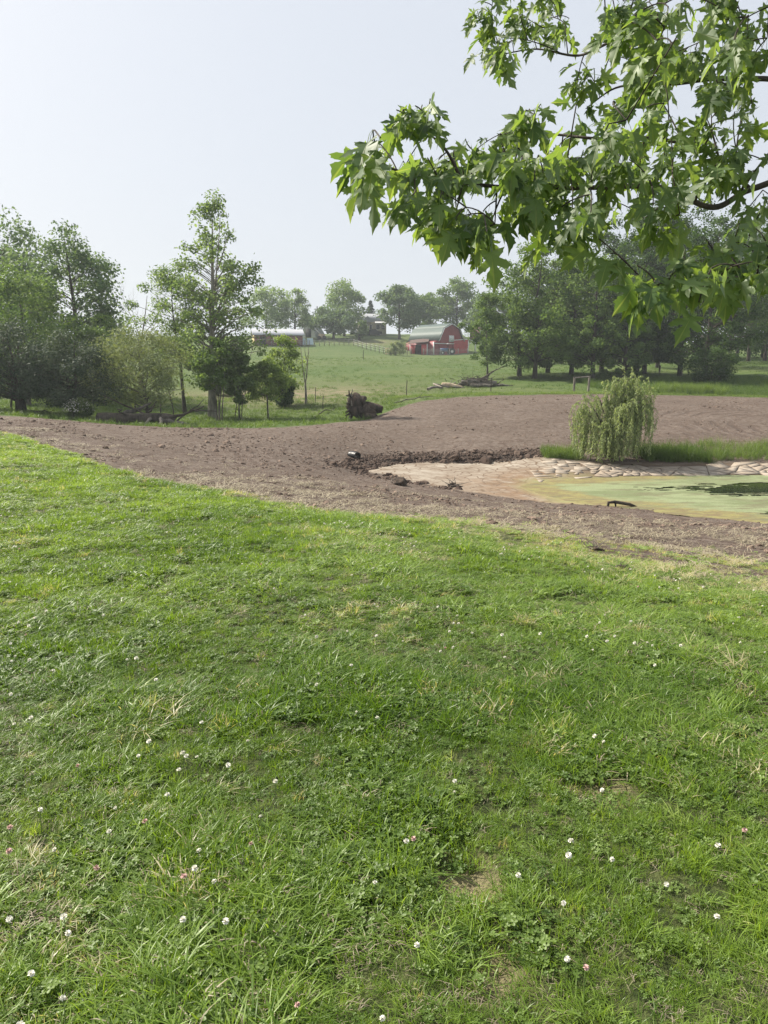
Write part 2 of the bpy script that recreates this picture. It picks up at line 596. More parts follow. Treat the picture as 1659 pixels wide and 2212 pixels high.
def ground_mat():
    t = NT('ground')
    p = t.pos()
    lawn, dirt, mud, wet, algae, floor_, straw = [t.attr(k) for k in ('g_lawn', 'g_dirt', 'g_mud', 'g_wet', 'g_algae', 'g_floor', 'g_straw')]
    # pasture
    nA, nB, nC = t.noise(.09, 5, .6, p), t.noise(1.1, 6, .7, p), t.noise(9, 5, .7, p)
    past = t.mix(t.rng(nA, .38, .66), (.0697, .1082, .0246), (.1025, .1271, .0410))
    past = t.mix(t.rng(nB, .42, .70), past, (.0492, .0886, .0180))
    past = t.mix(t.rng(nC, .52, .75, 0, .7), past, (.0984, .1230, .0451))
    past = t.mix(t.mth('MULTIPLY', t.attr('g_brown'), t.rng(nB, .35, .6)), past, (.22, .17, .11))
    # lawn floor
    lw = t.mix(t.rng(t.noise(14, 5, .7, p), .35, .65), (.035, .050, .015), (.11, .13, .045))
    lw = t.mix(straw, lw, t.mix(t.rng(nC, .3, .7), (.22, .18, .10), (.36, .31, .18)))
    # bare soil
    nS, nT, nV = t.noise(.35, 5, .6, p), t.noise(4.5, 7, .7, p), t.noise(38, 5, .7, p)
    soil = t.mix(t.rng(nS, .35, .65), (.134, .105, .084), (.172, .138, .113))
    soil = t.mix(t.rng(nT, .40, .62), soil, (.0918, .0640, .0492))
    soil = t.mix(t.rng(nV, .55, .72, 0, .8), soil, (.2378, .1804, .1353))
    # harrow and tyre tracks that curve over the far bank
    wv = t.n('ShaderNodeTexWave', wave_type='RINGS', rings_direction='Z', bands_direction='X')
    mp = t.n('ShaderNodeMapping')
    mp.inputs['Location'].default_value = (-24.0, -34.0, 0)
    t.l(p, mp.inputs[0])
    t.l(mp.outputs[0], wv.inputs['Vector'])
    wv.inputs['Scale'].default_value = .42
    wv.inputs['Distortion'].default_value = 5.0
    wv.inputs['Detail'].default_value = 3
    wv.inputs['Detail Scale'].default_value = .6
    trk = t.mth('MULTIPLY', t.mth('MULTIPLY', t.attr('g_track'), t.rng(t.noise(.22, 3, .5, p), .42, .6)), t.rng(wv.outputs['Fac'], .45, .85))
    soil = t.mix(t.mth('MULTIPLY', trk, .6), soil, (.0820, .0574, .0443))
    soil = t.mix(t.rng(t.noise(.9, 6, .75, p), .56, .72, 0, .6), soil, (.2050, .1558, .1189))
    # dried mud
    nM = t.noise(.7, 5, .6, p)
    md = t.mix(t.rng(t.noise(.9, 6, .7, p), .3, .7), (.2050, .1640, .1230), (.3280, .2911, .2378))
    md = t.mix(t.mth('MULTIPLY', t.attr('g_rust'), t.rng(t.noise(2.2, 6, .7, p), .25, .6)), md, (.1927, .1271, .0779))
    st = t.n('ShaderNodeMapping')
    st.inputs['Scale'].default_value = (1, 1.0, 1)
    t.l(p, st.inputs[0])
    vo = t.n('ShaderNodeTexVoronoi', feature='DISTANCE_TO_EDGE')
    vo.inputs['Scale'].default_value = 2.6
    t.l(st.outputs[0], vo.inputs['Vector'])
    crk = t.rng(vo.outputs[0], .012, .085, 1, 0)
    md = t.mix(t.mth('MULTIPLY', crk, t.rng(t.noise(1.0, 4, .6, p), .36, .52)), md, (.13, .09, .06))
    stx = t.n('ShaderNodeMapping')
    stx.inputs['Scale'].default_value = (.5, 2.2, 1)
    t.l(p, stx.inputs[0])
    md = t.mix(t.rng(t.noise(2.6, 6, .75, stx.outputs[0]), .50, .66, 0, .75), md, (.1394, .0984, .0656))
    md = t.mix(t.rng(t.noise(3.1, 5, .7, stx.outputs[0]), .56, .72, 0, .7), md, (.3772, .3280, .2624))
    md = t.mix(algae, md, t.mix(t.rng(t.noise(3, 6, .7, p), .35, .65), (.2490, .2075, .0913), (.2158, .2241, .0996)))
    md = t.mix(floor_, md, (.11, .08, .058))
    col = t.mix(lawn, past, lw)
    col = t.mix(dirt, col, soil)
    col = t.mix(t.mth('MULTIPLY', wet, t.rng(nT, .2, .6, .55, 1)), col, (.060, .046, .038))
    col = t.mix(mud, col, md)
    h = t.mth('ADD', t.mth('MULTIPLY', nT, .7), t.mth('MULTIPLY', nV, .45))
    bmp = t.n('ShaderNodeBump')
    bmp.inputs['Distance'].default_value = .10
    t.l(t.mth('SUBTRACT', 1.0, t.mth('MULTIPLY', mud, .85)), bmp.inputs['Strength'])
    t.l(t.mth('ADD', h, t.mth('MULTIPLY', trk, -.4)), bmp.inputs['Height'])
    return t.finish(t.bsdf(col, .92, .15, bmp.outputs[0]))


M['ground'] = ground_mat()

# ------------------------------------------------------------------ ground sheet, cut into its pieces
xs = np.concatenate([-np.geomspace(2.2, .66, 16), np.linspace(-.64, .64, 420), np.geomspace(.66, 2.2, 16)])
ysr = np.concatenate([np.linspace(math.log(4.0), math.log(13.2), 40)[:-1], np.linspace(math.log(13.2), math.log(70), 460)[:-1],
                      np.linspace(math.log(70), math.log(215), 170)[:-1], np.linspace(math.log(215), math.log(760), 26)])
AX, BY = np.meshgrid(xs, ysr)
GY = np.exp(BY) - 12.0
GX = AX * (GY + 12.0)
GZ = zf(GX, GY)
dl, df = zones(GX, GY)
msd = poly_sd(GX, GY, MUD_POLY) + .35 * (fbm(GX * 1.6, GY * 1.6, 21, 3) - .5)
band = sstep(-6, 6, GX) * 1.5 + .25                          # width of the scuffed strip along the lawn edge
at_ = {}
at_['g_lawn'] = 1 - sstep(-.4, .5, dl)
at_['g_dirt'] = sstep(-.2, .5, dl) * (1 - sstep(-.6, .4, df))
at_['g_mud'] = sstep(.12, -.08, msd)
at_['g_wet'] = np.exp(-np.maximum(np.abs(msd - .3) - .25, 0) / .16) * sstep(24.8, 27.2, GY - .15 * GX + .6) * sstep(1.5, -.3, GX - 5.6)
at_['g_wet'] = np.maximum(at_['g_wet'], .75 * np.exp(-np.hypot(GX - PIPE[0] - .3, (GY - PIPE[1] + .3) * .6) / .8))
at_['g_wet'] = np.maximum(at_['g_wet'], .8 * np.exp(-np.abs(msd - .1) / .18) * sstep(.45, .62, fbm(GX * .5, GY * .5, 77, 2)))
wsd = -poly_sd(GX, GY, WATER_POLY)                          # positive inside the waterline
at_['g_algae'] = sstep(-1.1, .1, wsd + 1.2 * (fbm(GX * .8, GY * .8, 12, 3) - .5))
at_['g_rust'] = sstep(-3.4, -.8, wsd + 1.5 * (fbm(GX * .6, GY * .6, 15, 3) - .5)) * sstep(8.5, 5.5, GX) * sstep(27.2, 26.2, GY)
at_['g_floor'] = sstep(24.6, 25.2, GY) * sstep(.0, .25, -wsd) * sstep(5.2, 8.5, GX) * sstep(.1, -.1, msd)
at_['g_straw'] = sstep(-1.0, .3, dl / band) + 0
for b, rx, ry in BARE:
    at_['g_straw'] = np.maximum(at_['g_straw'], np.exp(-(((GX - b[0]) / rx) ** 2 + ((GY - b[1]) / (ry * 2)) ** 2) * .9))
at_['g_straw'] = np.clip(at_['g_straw'], 0, 1)
at_['g_brown'] = np.exp(-((GX + 7) / 9) ** 2 - ((GY - 62) / 8) ** 2) + .6 * np.exp(-((GX + 2) / 7) ** 2 - ((GY - 170) / 5) ** 2)
at_['g_track'] = sstep(30, 34, GY) * sstep(8, 16, GX) * .9 + .12
nr, nc = GX.shape
i, j = np.meshgrid(np.arange(nr - 1), np.arange(nc - 1), indexing='ij')
Q = np.stack([i * nc + j, i * nc + j + 1, (i + 1) * nc + j + 1, (i + 1) * nc + j], -1).reshape(-1, 4)
Vg = np.stack([GX, GY, GZ - .025 * at_['g_floor']], -1).reshape(-1, 3)
fc = lambda a: a.ravel()[Q].mean(1)
fdl, fdf, fms = fc(dl), fc(df), fc(msd)
cls = np.where(fms < 0, 2, np.where(fdl < 0, 0, np.where(fdf < 0, 1, 3)))
GROUND = {}
for k, nm, lab in ((0, 'lawn', 'mown clover lawn sloping away in the foreground'), (1, 'bare_soil_bank', 'freshly graded brown soil bank round the pond'),
                   (2, 'dried_mud', 'pale dried and cracked mud of the shrunken pond'), (3, 'pasture', 'green grazed pasture rising to the farm')):
    q = Q[cls == k]
    used, inv = np.unique(q, return_inverse=True)
    me = make_mesh(nm, Vg[used], [inv.reshape(-1, 4)], True)
    for an, av in at_.items():
        A = me.attributes.new(an, 'FLOAT', 'POINT')
        A.data.foreach_set('value', av.ravel()[used].astype(np.float32))
    o = obj(nm, me, M['ground'])
    tag(o, lab, None, None, 'structure')
    GROUND[nm] = o

# ------------------------------------------------------------------ pond water and duckweed
t = NT('water')
nw = t.noise(6, 3, .5, t.pos())
t.finish(t.bsdf((.012, .016, .008), .06, .5, t.bump(nw, .004)))
M['water'] = t.m
t = NT('duckweed')
p = t.pos()
mp = t.n('ShaderNodeMapping')
mp.inputs['Scale'].default_value = (.35, 1, 1)
t.l(p, mp.inputs[0])
nd = t.noise(1.3, 6, .65, mp.outputs[0])
nf = t.noise(16, 5, .7, p)
col = t.mix(t.rng(nd, .40, .60), (.215, .245, .135), (.145, .17, .085))
col = t.mix(t.rng(t.mth('ADD', t.attr('rim'), t.mth('MULTIPLY', t.mth('SUBTRACT', t.noise(3.2, 6, .75, mp.outputs[0]), .5), 1.6)), .25, .8), col, t.mix(t.rng(t.noise(7, 5, .7, mp.outputs[0]), .4, .6), (.2241, .2033, .0830), (.1660, .1286, .0706)))
col = t.mix(t.rng(nf, .50, .70, 0, .8), col, (.13, .15, .065))
col = t.mix(t.rng(t.noise(2.4, 5, .7, mp.outputs[0]), .50, .64, 0, .85), col, (.135, .13, .075))
t.finish(t.bsdf(col, .8, .1, t.bump(nf, .012)))
M['duckweed'] = t.m
wx, wy = np.meshgrid(np.linspace(3, 26, 24), np.linspace(16.5, 28.5, 13))
q = np.arange(24 * 13).reshape(13, 24)
me = make_mesh('pond_water', np.stack([wx, wy, np.full_like(wx, WATER_Z)], -1).reshape(-1, 3), [np.stack([q[:-1, :-1], q[:-1, 1:], q[1:, 1:], q[1:, :-1]], -1).reshape(-1, 4)])
tag(obj('pond_water', me, M['water']), 'dark open pond water mirroring the trees at the right edge', None, None, 'structure')
NX, NY = 520, 300
wx, wy = np.meshgrid(np.linspace(4, 20, NX), np.linspace(16.8, 27.6, NY))
wz = poly_sd(wx, wy, WATER_POLY) + .5 * (fbm(wx * 1.2, wy * 1.2, 44, 4) - .5)
# open water: a lens at the right edge, ragged to the left
o1 = ground_hit(1640, 1062)
dd = np.hypot((wx - (o1[0] + 1.6)) / 4.6, (wy - 23.1 - .0 * wx) / 1.5)
o2 = np.hypot((wx - 11.9) / 2.2, (wy - 19.0) / .75)
rag = (fbm(wx * .9, wy * 2.6, 41, 5) - .5) + .9 * (fbm(wx * 2.5, wy * 9, 46, 4) - .5)
openw = (dd + rag * 1.0 < .9) | (o2 + rag * 1.0 < .85)
keep = ~openw & (wz < .45)
fq = np.arange(NX * NY).reshape(NY, NX)
fq = np.stack([fq[:-1, :-1], fq[:-1, 1:], fq[1:, 1:], fq[1:, :-1]], -1).reshape(-1, 4)
kf = keep.ravel()[fq].all(1)
used, inv = np.unique(fq[kf], return_inverse=True)
dwz = WATER_Z + .006 + .012 * fbm(wx * 5, wy * 5, 42, 3)
me = make_mesh('duckweed', np.stack([wx, wy, dwz], -1).reshape(-1, 3)[used], [inv.reshape(-1, 4)], True)
A = me.attributes.new('rim', 'FLOAT', 'POINT')
A.data.foreach_set('value', (sstep(-2.2, -.1, wz + 1.8 * (fbm(wx * .6, wy, 43, 3) - .5)) * sstep(13, 8, wx)).ravel()[used].astype(np.float32))
tag(obj('duckweed', me, M['duckweed']), 'pale green duckweed and algae scum covering the pond', 'duckweed', None, 'stuff')

# ------------------------------------------------------------------ cracked mud plates (each a piece of the dried mud)
t = NT('mud_plate')
n1 = t.noise(.9, 6, .7, t.pos())
n2 = t.noise(22, 5, .7, t.pos())
col = t.mix(t.rng(n1, .3, .7), (.245, .20, .155), (.33, .29, .24))
col = t.mix(t.rng(n2, .5, .75, 0, .5), col, (.2788, .2214, .1640))
t.finish(t.bsdf(col, .9, .15, t.bump(n2, .012)))
M['mud_plate'] = t.m
M['mud_side'] = flat_mat('dark_mud', (.15, .11, .08), .9, .2, .3, 12)  # plate sides, darker than the tops
def cut_poly(poly, m, nrm):
    """split a convex polygon along the line through m with normal nrm"""
    A, B = [], []
    for p0, p1 in zip(poly, poly[1:] + poly[:1]):
        s0 = (p0[0] - m[0]) * nrm[0] + (p0[1] - m[1]) * nrm[1]
        s1 = (p1[0] - m[0]) * nrm[0] + (p1[1] - m[1]) * nrm[1]
        (A if s0 <= 0 else B).append(p0)
        if s0 * s1 < 0:
            f = s0 / (s0 - s1)
            q = (p0[0] + f * (p1[0] - p0[0]), p0[1] + f * (p1[1] - p0[1]))
            A.append(q)
            B.append(q)
    return A, B


def area(poly):
    p = np.array(poly)
    return abs(np.sum(p[:, 0] * np.roll(p[:, 1], -1) - p[:, 1] * np.roll(p[:, 0], -1))) / 2


stack, plates = [[(5.0, 24.6), (19.5, 24.6), (19.5, 28.4), (5.0, 28.4)]], []
while stack:
    po = stack.pop()
    pa = np.array(po)
    c_ = pa.mean(0)
    lim = rng.uniform(.04, .22) if c_[0] < 9 else rng.uniform(.08, .55)
    if area(po) < lim:
        plates.append(po)
        continue
    w_ = pa.max(0) - pa.min(0)
    th = (0.0 if w_[0] > w_[1] * 1.5 else math.pi / 2) + rng.normal(0, .42)
    A_p, B_p = cut_poly(po, c_ + rng.uniform(-.18, .18, 2) * w_, (math.cos(th), math.sin(th)))
    if len(A_p) < 3 or len(B_p) < 3:
        plates.append(po)
        continue
    stack += [A_p, B_p]
kept = []
for po in plates:
    x, y = np.array(po).mean(0)
    a1, a2 = np.array([x]), np.array([y])
    if poly_sd(a1, a2, MUD_POLY)[0] > -.3 or poly_sd(a1, a2, WATER_POLY)[0] < .15 or area(po) < .012:
        continue
    if rng.uniform() > .2 + .8 * (x - 5.2) / 3.0:
        continue
    kept.append((po, x, y))
kept = sorted(kept, key=lambda q: -area(q[0]))[:295]
for po, x, y in kept:
    ctr_ = np.array((x, y))
    gp = .006 + .016 * rng.uniform() ** 2
    pl = []
    for p0, p1 in zip(po, po[1:] + po[:1]):
        p0, p1 = np.array(p0), np.array(p1)
        el = np.linalg.norm(p1 - p0)
        for f in ((0, .33, .67) if el > .3 else (0,)):
            q = p0 + (p1 - p0) * f + (rng.uniform(-.03, .03, 2) * el if f else 0)
            d_ = q - ctr_
            pl.append(q - d_ / (np.linalg.norm(d_) + 1e-6) * gp * 1.4)
    pl = np.array(pl) - (x, y)
    n = len(pl)
    gz = np.clip(zf(pl[:, 0] + x, pl[:, 1] + y) - zpt(x, y), -.16, .16)
    h = rng.uniform(.004, .009)
    top = np.column_stack([pl, gz + h])
    bot = np.column_stack([pl, gz - .04])
    ctr = np.array([[0, 0, h]])
    ii = np.arange(n)
    me = make_mesh('mud_plate', np.vstack([top, bot, ctr]), [np.stack([ii, (ii + 1) % n, np.full(n, 2 * n)], 1), np.stack([ii + n, (ii + 1) % n + n, (ii + 1) % n, ii], 1)])
    me.materials.append(M['mud_plate'])
    me.materials.append(M['mud_side'])
    me.polygons.foreach_set('material_index', np.repeat([0, 1], n).astype(np.int32))
    obj('mud_plate', me, None, GROUND['dried_mud'], (x, y, zpt(x, y)))


# ------------------------------------------------------------------ instanced stuff (grass, straw, clods)
def instancer(name, label, cat, pts, rot, scl, idx, tint, protos):
    pcol = bpy.data.collections.new(name + '_kinds')
    for k, me in enumerate(protos):
        pcol.objects.link(bpy.data.objects.new('%s_kind_%02d' % (name, k), me))
    me = bpy.data.meshes.new(name)
    n = len(pts)
    me.vertices.add(n)
    me.vertices.foreach_set('co', np.asarray(pts, np.float32).ravel())
    for an, ty, arr, key in (('rot', 'FLOAT_VECTOR', rot, 'vector'), ('scl', 'FLOAT_VECTOR', scl, 'vector'), ('idx', 'INT', idx, 'value'), ('tint', 'FLOAT', tint, 'value')):
        A = me.attributes.new(an, ty, 'POINT')
        A.data.foreach_set(key, np.asarray(arr, np.int32 if ty == 'INT' else np.float32).ravel())
    o = bpy.data.objects.new(name, me)
    COL.objects.link(o)
    ng = bpy.data.node_groups.new(name, 'GeometryNodeTree')
    ng.interface.new_socket('Geometry', in_out='INPUT', socket_type='NodeSocketGeometry')
    ng.interface.new_socket('Geometry', in_out='OUTPUT', socket_type='NodeSocketGeometry')
    N, L = ng.nodes, ng.links
    gi, go = N.new('NodeGroupInput'), N.new('NodeGroupOutput')
    ci = N.new('GeometryNodeCollectionInfo')
    ci.inputs['Collection'].default_value = pcol
    ci.inputs['Separate Children'].default_value = True
    ci.inputs['Reset Children'].default_value = True
    io = N.new('GeometryNodeInstanceOnPoints')
    io.inputs['Pick Instance'].default_value = True

    def na(nm, ty):
        a = N.new('GeometryNodeInputNamedAttribute')
        a.data_type = ty
        a.inputs[0].default_value = nm
        return a.outputs[0]
    L.new(gi.outputs[0], io.inputs['Points'])
    L.new(ci.outputs[0], io.inputs['Instance'])
    L.new(na('idx', 'INT'), io.inputs['Instance Index'])
    e2r = N.new('FunctionNodeEulerToRotation')
    L.new(na('rot', 'FLOAT_VECTOR'), e2r.inputs[0])
    L.new(e2r.outputs[0], io.inputs['Rotation'])
    L.new(na('scl', 'FLOAT_VECTOR'), io.inputs['Scale'])
    L.new(io.outputs[0], go.inputs[0])
    md = o.modifiers.new('scatter', 'NODES')
    md.node_group = ng
    tag(o, label, cat, None, 'stuff')
    return o


def blades(n, rad, h0, h1, w, lean, spread, seed, mat, drift=(0, 0), flat=False):
    r = np.random.default_rng(seed)
    mb = MB()
    for k in range(n):
        a, d = r.uniform(0, 6.283), rad * math.sqrt(r.uniform())
        x0, y0 = d * math.cos(a), d * math.sin(a)
        h = r.uniform(h0, h1)
        b = r.normal(0, spread) if not flat else r.uniform(0, 6.28)
        dx, dy = math.cos(b) * lean * r.uniform(.3, 1.4) + drift[0], math.sin(b) * lean * r.uniform(.3, 1.4) + drift[1]
        if spread > 3:
            b = r.uniform(0, 6.28)
            l2 = lean * r.uniform(.1, 1.5)
            dx, dy = math.cos(b) * l2 + drift[0], math.sin(b) * l2 + drift[1]
        ts = np.array((0, .4, .75, 1.0))
        ln = math.hypot(dx, dy)
        ww = w * r.uniform(.6, 1.3) * np.array((.8, 1, .75, .12))
        up = ts * (1 - .45 * min(ln, 1.5) * ts)
        px_, py_ = x0 + dx * h * ts ** 1.7, y0 + dy * h * ts ** 1.7
        pz = h * up if not flat else .006 + .03 * r.uniform() * np.sin(ts * 3.1) + r.uniform(0, .012)
        if flat:
            px_, py_ = x0 + dx * h * (ts - .5), y0 + dy * h * (ts - .5)
        sa = r.uniform(0, 6.28) if not flat else b + 1.57
        sx, sy = math.cos(sa), math.sin(sa)
        L_ = np.column_stack([px_ - sx * ww / 2, py_ - sy * ww / 2, pz])
        R_ = np.column_stack([px_ + sx * ww / 2, py_ + sy * ww / 2, pz])
        V = np.empty((8, 3))
        V[0::2], V[1::2] = L_, R_
        mb.add(V, np.array([(0, 1, 3, 2), (2, 3, 5, 4), (4, 5, 7, 6)]))
    me = mb.mesh('blades', True)
    me.materials.append(mat)
    return me


def clover_patch(n, rad, seed, mat):
    r = np.random.default_rng(seed)
    mb = MB()
    for k in range(n):
        a, d = r.uniform(0, 6.283), rad * math.sqrt(r.uniform())
        c = np.array((d * math.cos(a), d * math.sin(a), r.uniform(.015, .042)))
        tl = r.normal(0, .35, 2)
        nrm = np.array((tl[0], tl[1], 1.0))
        nrm /= np.linalg.norm(nrm)
        u = np.cross(nrm, (math.cos(a * 7), math.sin(a * 7), 0))
        u /= np.linalg.norm(u)
        v = np.cross(nrm, u)
        s = r.uniform(.006, .0105)
        for q in range(3):
            th = q * 2.094 + r.normal(0, .1)
            ax, bx = math.cos(th) * u + math.sin(th) * v, -math.sin(th) * u + math.cos(th) * v
            pts = [c, c + s * (.75 * ax + .62 * bx) + nrm * s * .22, c + s * (1.45 * ax + .55 * bx) + nrm * s * .25, c + s * 1.5 * ax + nrm * s * .02,
                   c + s * (1.45 * ax - .55 * bx) + nrm * s * .25, c + s * (.75 * ax - .62 * bx) + nrm * s * .22]
            mb.add(np.array(pts), np.array([(0, 1, 2, 3), (0, 3, 4, 5)]))
        st = np.array((c[0] * .8, c[1] * .8, 0))
        mb.add(np.array([st - (.0008, 0, 0), st + (.0008, 0, 0), c + (.0008, 0, 0), c - (.0008, 0, 0)]), np.array([(0, 1, 2, 3)]))
    me = mb.mesh('clover', False)
    me.materials.append(mat)
    return me


def clod_mesh(seed, mat):
    r = np.random.default_rng(seed)
    bm = bmesh.new()
    bmesh.ops.create_icosphere(bm, subdivisions=2, radius=1)
    for v in bm.verts:
        c = np.array(v.co)
        f = 1 + .28 * math.sin(c @ r.normal(0, 2.5, 3) + r.uniform(0, 6)) * .5 + r.normal(0, .13)
        v.co = Vector(c * f * np.array((1, .8, .55)))
    me = bpy.data.meshes.new('clod')
    bm.to_mesh(me)
    bm.free()
    me.materials.append(mat)
    return me


def scatter(ymin, ymax, dens, smax=.62, xoff=1.2):
    """random ground points with a density per m2 that may vary with distance"""
    out = []
    edges = np.geomspace(ymin, ymax, 14)
    for a, b in zip(edges[:-1], edges[1:]):
        ym = (a + b) / 2
        w = 2 * (smax * b + xoff)
        n = int(w * (b - a) * dens(ym))
        out.append(np.column_stack([rng.uniform(-w / 2, w / 2, n), rng.uniform(a, b, n)]))
    return np.vstack(out)


G = M['grass']
protos = [blades(46, .075, .035, .080, .0040, .75, 4, 1, G), blades(40, .075, .03, .07, .0042, .9, 4, 2, G), blades(36, .08, .05, .10, .0044, 1.0, 1.4, 3, G, (.35, .1)),
          blades(34, .08, .05, .11, .0044, 1.1, 1.3, 4, G, (.35, .15)), blades(44, .07, .03, .065, .0038, .6, 4, 5, G), blades(30, .06, .05, .10, .0042, .55, 4, 6, G),
          clover_patch(30, .07, 7, M['clover']), clover_patch(34, .075, 8, M['clover']), clover_patch(26, .065, 9, M['clover']),
          blades(9, .07, .05, .11, .0032, 1.0, 0, 10, M['straw'], flat=True), blades(12, .09, .06, .12, .0034, 1.0, 0, 14, M['straw'], flat=True)]
pts = scatter(.9, 36, lambda y: np.interp(y, [1, 3.5, 6, 10, 16, 24, 36], [1000, 760, 420, 230, 135, 80, 50]), .60, 1.0)
x, y = pts[:, 0], pts[:, 1]
dl_, _ = zones(x, y)
bw = sstep(-6, 6, x) * 1.9 + .35
pk = np.maximum(sstep(.55, -1.0, dl_ / bw), .22 * sstep(1.4, .3, dl_ / bw) * (x > 0))
for b, rx, ry in BARE:
    pk = pk * (1 - .82 * np.exp(-((((x - b[0]) / rx) ** 2 + ((y - b[1]) / (ry * 1.7)) ** 2) * .8) ** 2))
k = rng.uniform(size=len(x)) < pk
x, y = x[k], y[k]
dl_, bw = dl_[k], bw[k]
n = len(x)
cl = .55 * fbm(x * 1.1, y * 1.1, 51, 3) + .45 * fbm(x * 4.5, y * 4.5, 58, 2)
lumps = fbm(x * 2.3, y * 2.3, 52, 3)
kind = rng.integers(0, 6, n)
matted = fbm(x * .7 + 5, y * .7, 53, 3)
kind = np.where((matted > .52) & (rng.uniform(size=n) < .75), rng.integers(2, 4, n), kind)
cprob = np.clip(sstep(.36, .62, cl), .2, .68)
kind = np.where(rng.uniform(size=n) < cprob * .72, rng.integers(6, 9, n), kind)
kind = np.where(rng.uniform(size=n) < .10 + .22 * sstep(.45, .62, matted), rng.integers(9, 11, n), kind)
sc_ = rng.uniform(.75, 1.15, n) * (.55 + .70 * sstep(.25, .75, lumps)) * np.interp(y, [1, 3, 6, 20], [.72, .9, 1.1, 1.5])
hs = sc_ * np.interp(dl_ / bw, [-2, 0], [1, .55])
ang = (fbm(x * .35, y * .35, 54, 2) - .5) * 5 + .4 + rng.normal(0, .9, n)
tn = np.clip(.05 + .78 * (fbm(x * .55, y * .55, 55, 4) - .25) + rng.normal(0, .18, n) + .22 * sstep(3, 12, y), 0, .92)
dry = rng.uniform(size=n) < np.clip(.015 + .22 * sstep(.55, .75, fbm(x * .8 + 3, y * .8, 57, 4)) + .75 * sstep(-1.6, .2, dl_ / bw), 0, 1)
tn = np.where(dry, rng.uniform(.94, 1, n), tn)
instancer('lawn_grass', 'short mown grass and clover leaves covering the lawn', 'grass', np.column_stack([x, y, zf(x, y) - .004]),
          np.column_stack([rng.normal(0, .12, n), rng.normal(0, .12, n), ang]), np.column_stack([sc_, sc_, hs]), kind, tn, protos)

# loose straw and clods on the soil
sp = [blades(14, .12, .06, .17, .007, 1.0, 0, 30 + q, M['straw'], flat=True) for q in range(4)]
pts = scatter(6, 40, lambda y: np.interp(y, [6, 12, 20, 30, 40], [40, 34, 22, 8, 2]), .62, 1)
x, y = pts[:, 0], pts[:, 1]
dl_, df_ = zones(x, y)
ms_ = poly_sd(x, y, MUD_POLY)
pr = sstep(-1.2, -.1, dl_) * sstep(9, .2, dl_ - 3 * fbm(x * .5, y * .5, 61, 3)) * (ms_ > .3) * (df_ < -.3) * np.where(x > 0, .55, 1.0) * (.15 + 1.3 * sstep(.38, .62, fbm(x * .6, y * .6, 62, 3)))
k = rng.uniform(size=len(x)) < pr
x, y = x[k], y[k]
n = len(x)
s = rng.uniform(.6, 1.5, n)
instancer('straw_litter', 'loose straw and cut grass scattered over the brown soil', 'straw', np.column_stack([x, y, zf(x, y) + .004]),
          np.column_stack([rng.normal(0, .15, n), rng.normal(0, .15, n), rng.uniform(0, 6.28, n)]), np.column_stack([s, s, s]), rng.integers(0, 4, n), rng.uniform(0, 1, n), sp)
cm = [clod_mesh(70 + q, M['clod']) for q in range(5)]
pts = scatter(8, 56, lambda y: np.interp(y, [8, 15, 30, 56], [60, 52, 26, 8]), .62, 1)
x, y = pts[:, 0], pts[:, 1]
dl_, df_ = zones(x, y)
ms_ = poly_sd(x, y, MUD_POLY)
rim = np.exp(-np.abs(ms_ - .3) / .3) * (x < 6.2)
pr = sstep(-.8, .5, dl_) * (ms_ > .0) * (df_ < -.1) * np.clip(.12 + .9 * sstep(.5, .68, fbm(x * .45, y * .45, 63, 4)) + rim, 0, 1)
k = rng.uniform(size=len(x)) < pr
x, y, rim = x[k], y[k], rim[k]
n = len(x)
s = np.exp(rng.normal(math.log(.022), .55, n)) * (1 + 1.6 * rim * (y > 24))
tn = np.where((rim > .4) & (y > 24.5), rng.uniform(0, .25, n), rng.uniform(.1, 1, n))
instancer('soil_clods', 'small earth clods strewn over the graded soil bank', 'soil clods', np.column_stack([x, y, zf(x, y)]),
          np.column_stack([rng.uniform(-.5, .5, n), rng.uniform(-.5, .5, n), rng.uniform(0, 6.28, n)]), np.column_stack([s, s, s]), rng.integers(0, 5, n), tn, cm)
# crumbly dark bank at the far mud edge
pts = np.column_stack([rng.uniform(-2.5, 6.4, 26000), rng.uniform(21, 30.2, 26000)])
ms_ = poly_sd(pts[:, 0], pts[:, 1], MUD_POLY)
k = (ms_ > -.12) & (ms_ < .9 + .5 * rng.uniform(size=len(ms_))) & ((pts[:, 1] > 25.4 + .25 * np.maximum(pts[:, 0], 0)) | ((ms_ < .32) & (pts[:, 0] < 2.3) & (fbm(pts[:, 0] * 1.5, pts[:, 1] * 1.5, 95, 2) > .5))) & (rng.uniform(size=len(ms_)) < .85)
x, y = pts[k, 0], pts[k, 1]
n = len(x)
s = np.exp(rng.normal(math.log(.028), .6, n))
instancer('bank_clods', 'dark damp crumbled earth along the far edge of the mud', 'soil clods', np.column_stack([x, y, zf(x, y)]),
          np.column_stack([rng.uniform(-.6, .6, n), rng.uniform(-.6, .6, n), rng.uniform(0, 6.28, n)]), np.column_stack([s, s, s * 1.1]), rng.integers(0, 5, n), rng.uniform(0, .5, n) ** 1.6, cm)

# rough grass: pond fringe, hollow behind the dam, pasture tussocks
tall = [blades(30, .22, .35, .75, .010, .45, 4, 80 + q, M['reed']) for q in range(3)] + [blades(26, .16, .10, .26, .010, .8, 4, 84 + q, M['reed']) for q in range(3)]


def rough(name, label, pts, kmin, kmax, smin, smax, tmin, tmax):
    n = len(pts)
    s = rng.uniform(smin, smax, n)
    instancer(name, label, 'grass', np.column_stack([pts, zf(pts[:, 0], pts[:, 1]) - .02]), np.column_stack([rng.normal(0, .1, n), rng.normal(0, .1, n), rng.uniform(0, 6.28, n)]),
              np.column_stack([s, s, s * rng.uniform(.8, 1.2, n)]), rng.integers(kmin, kmax, n), rng.uniform(tmin, tmax, n), tall)


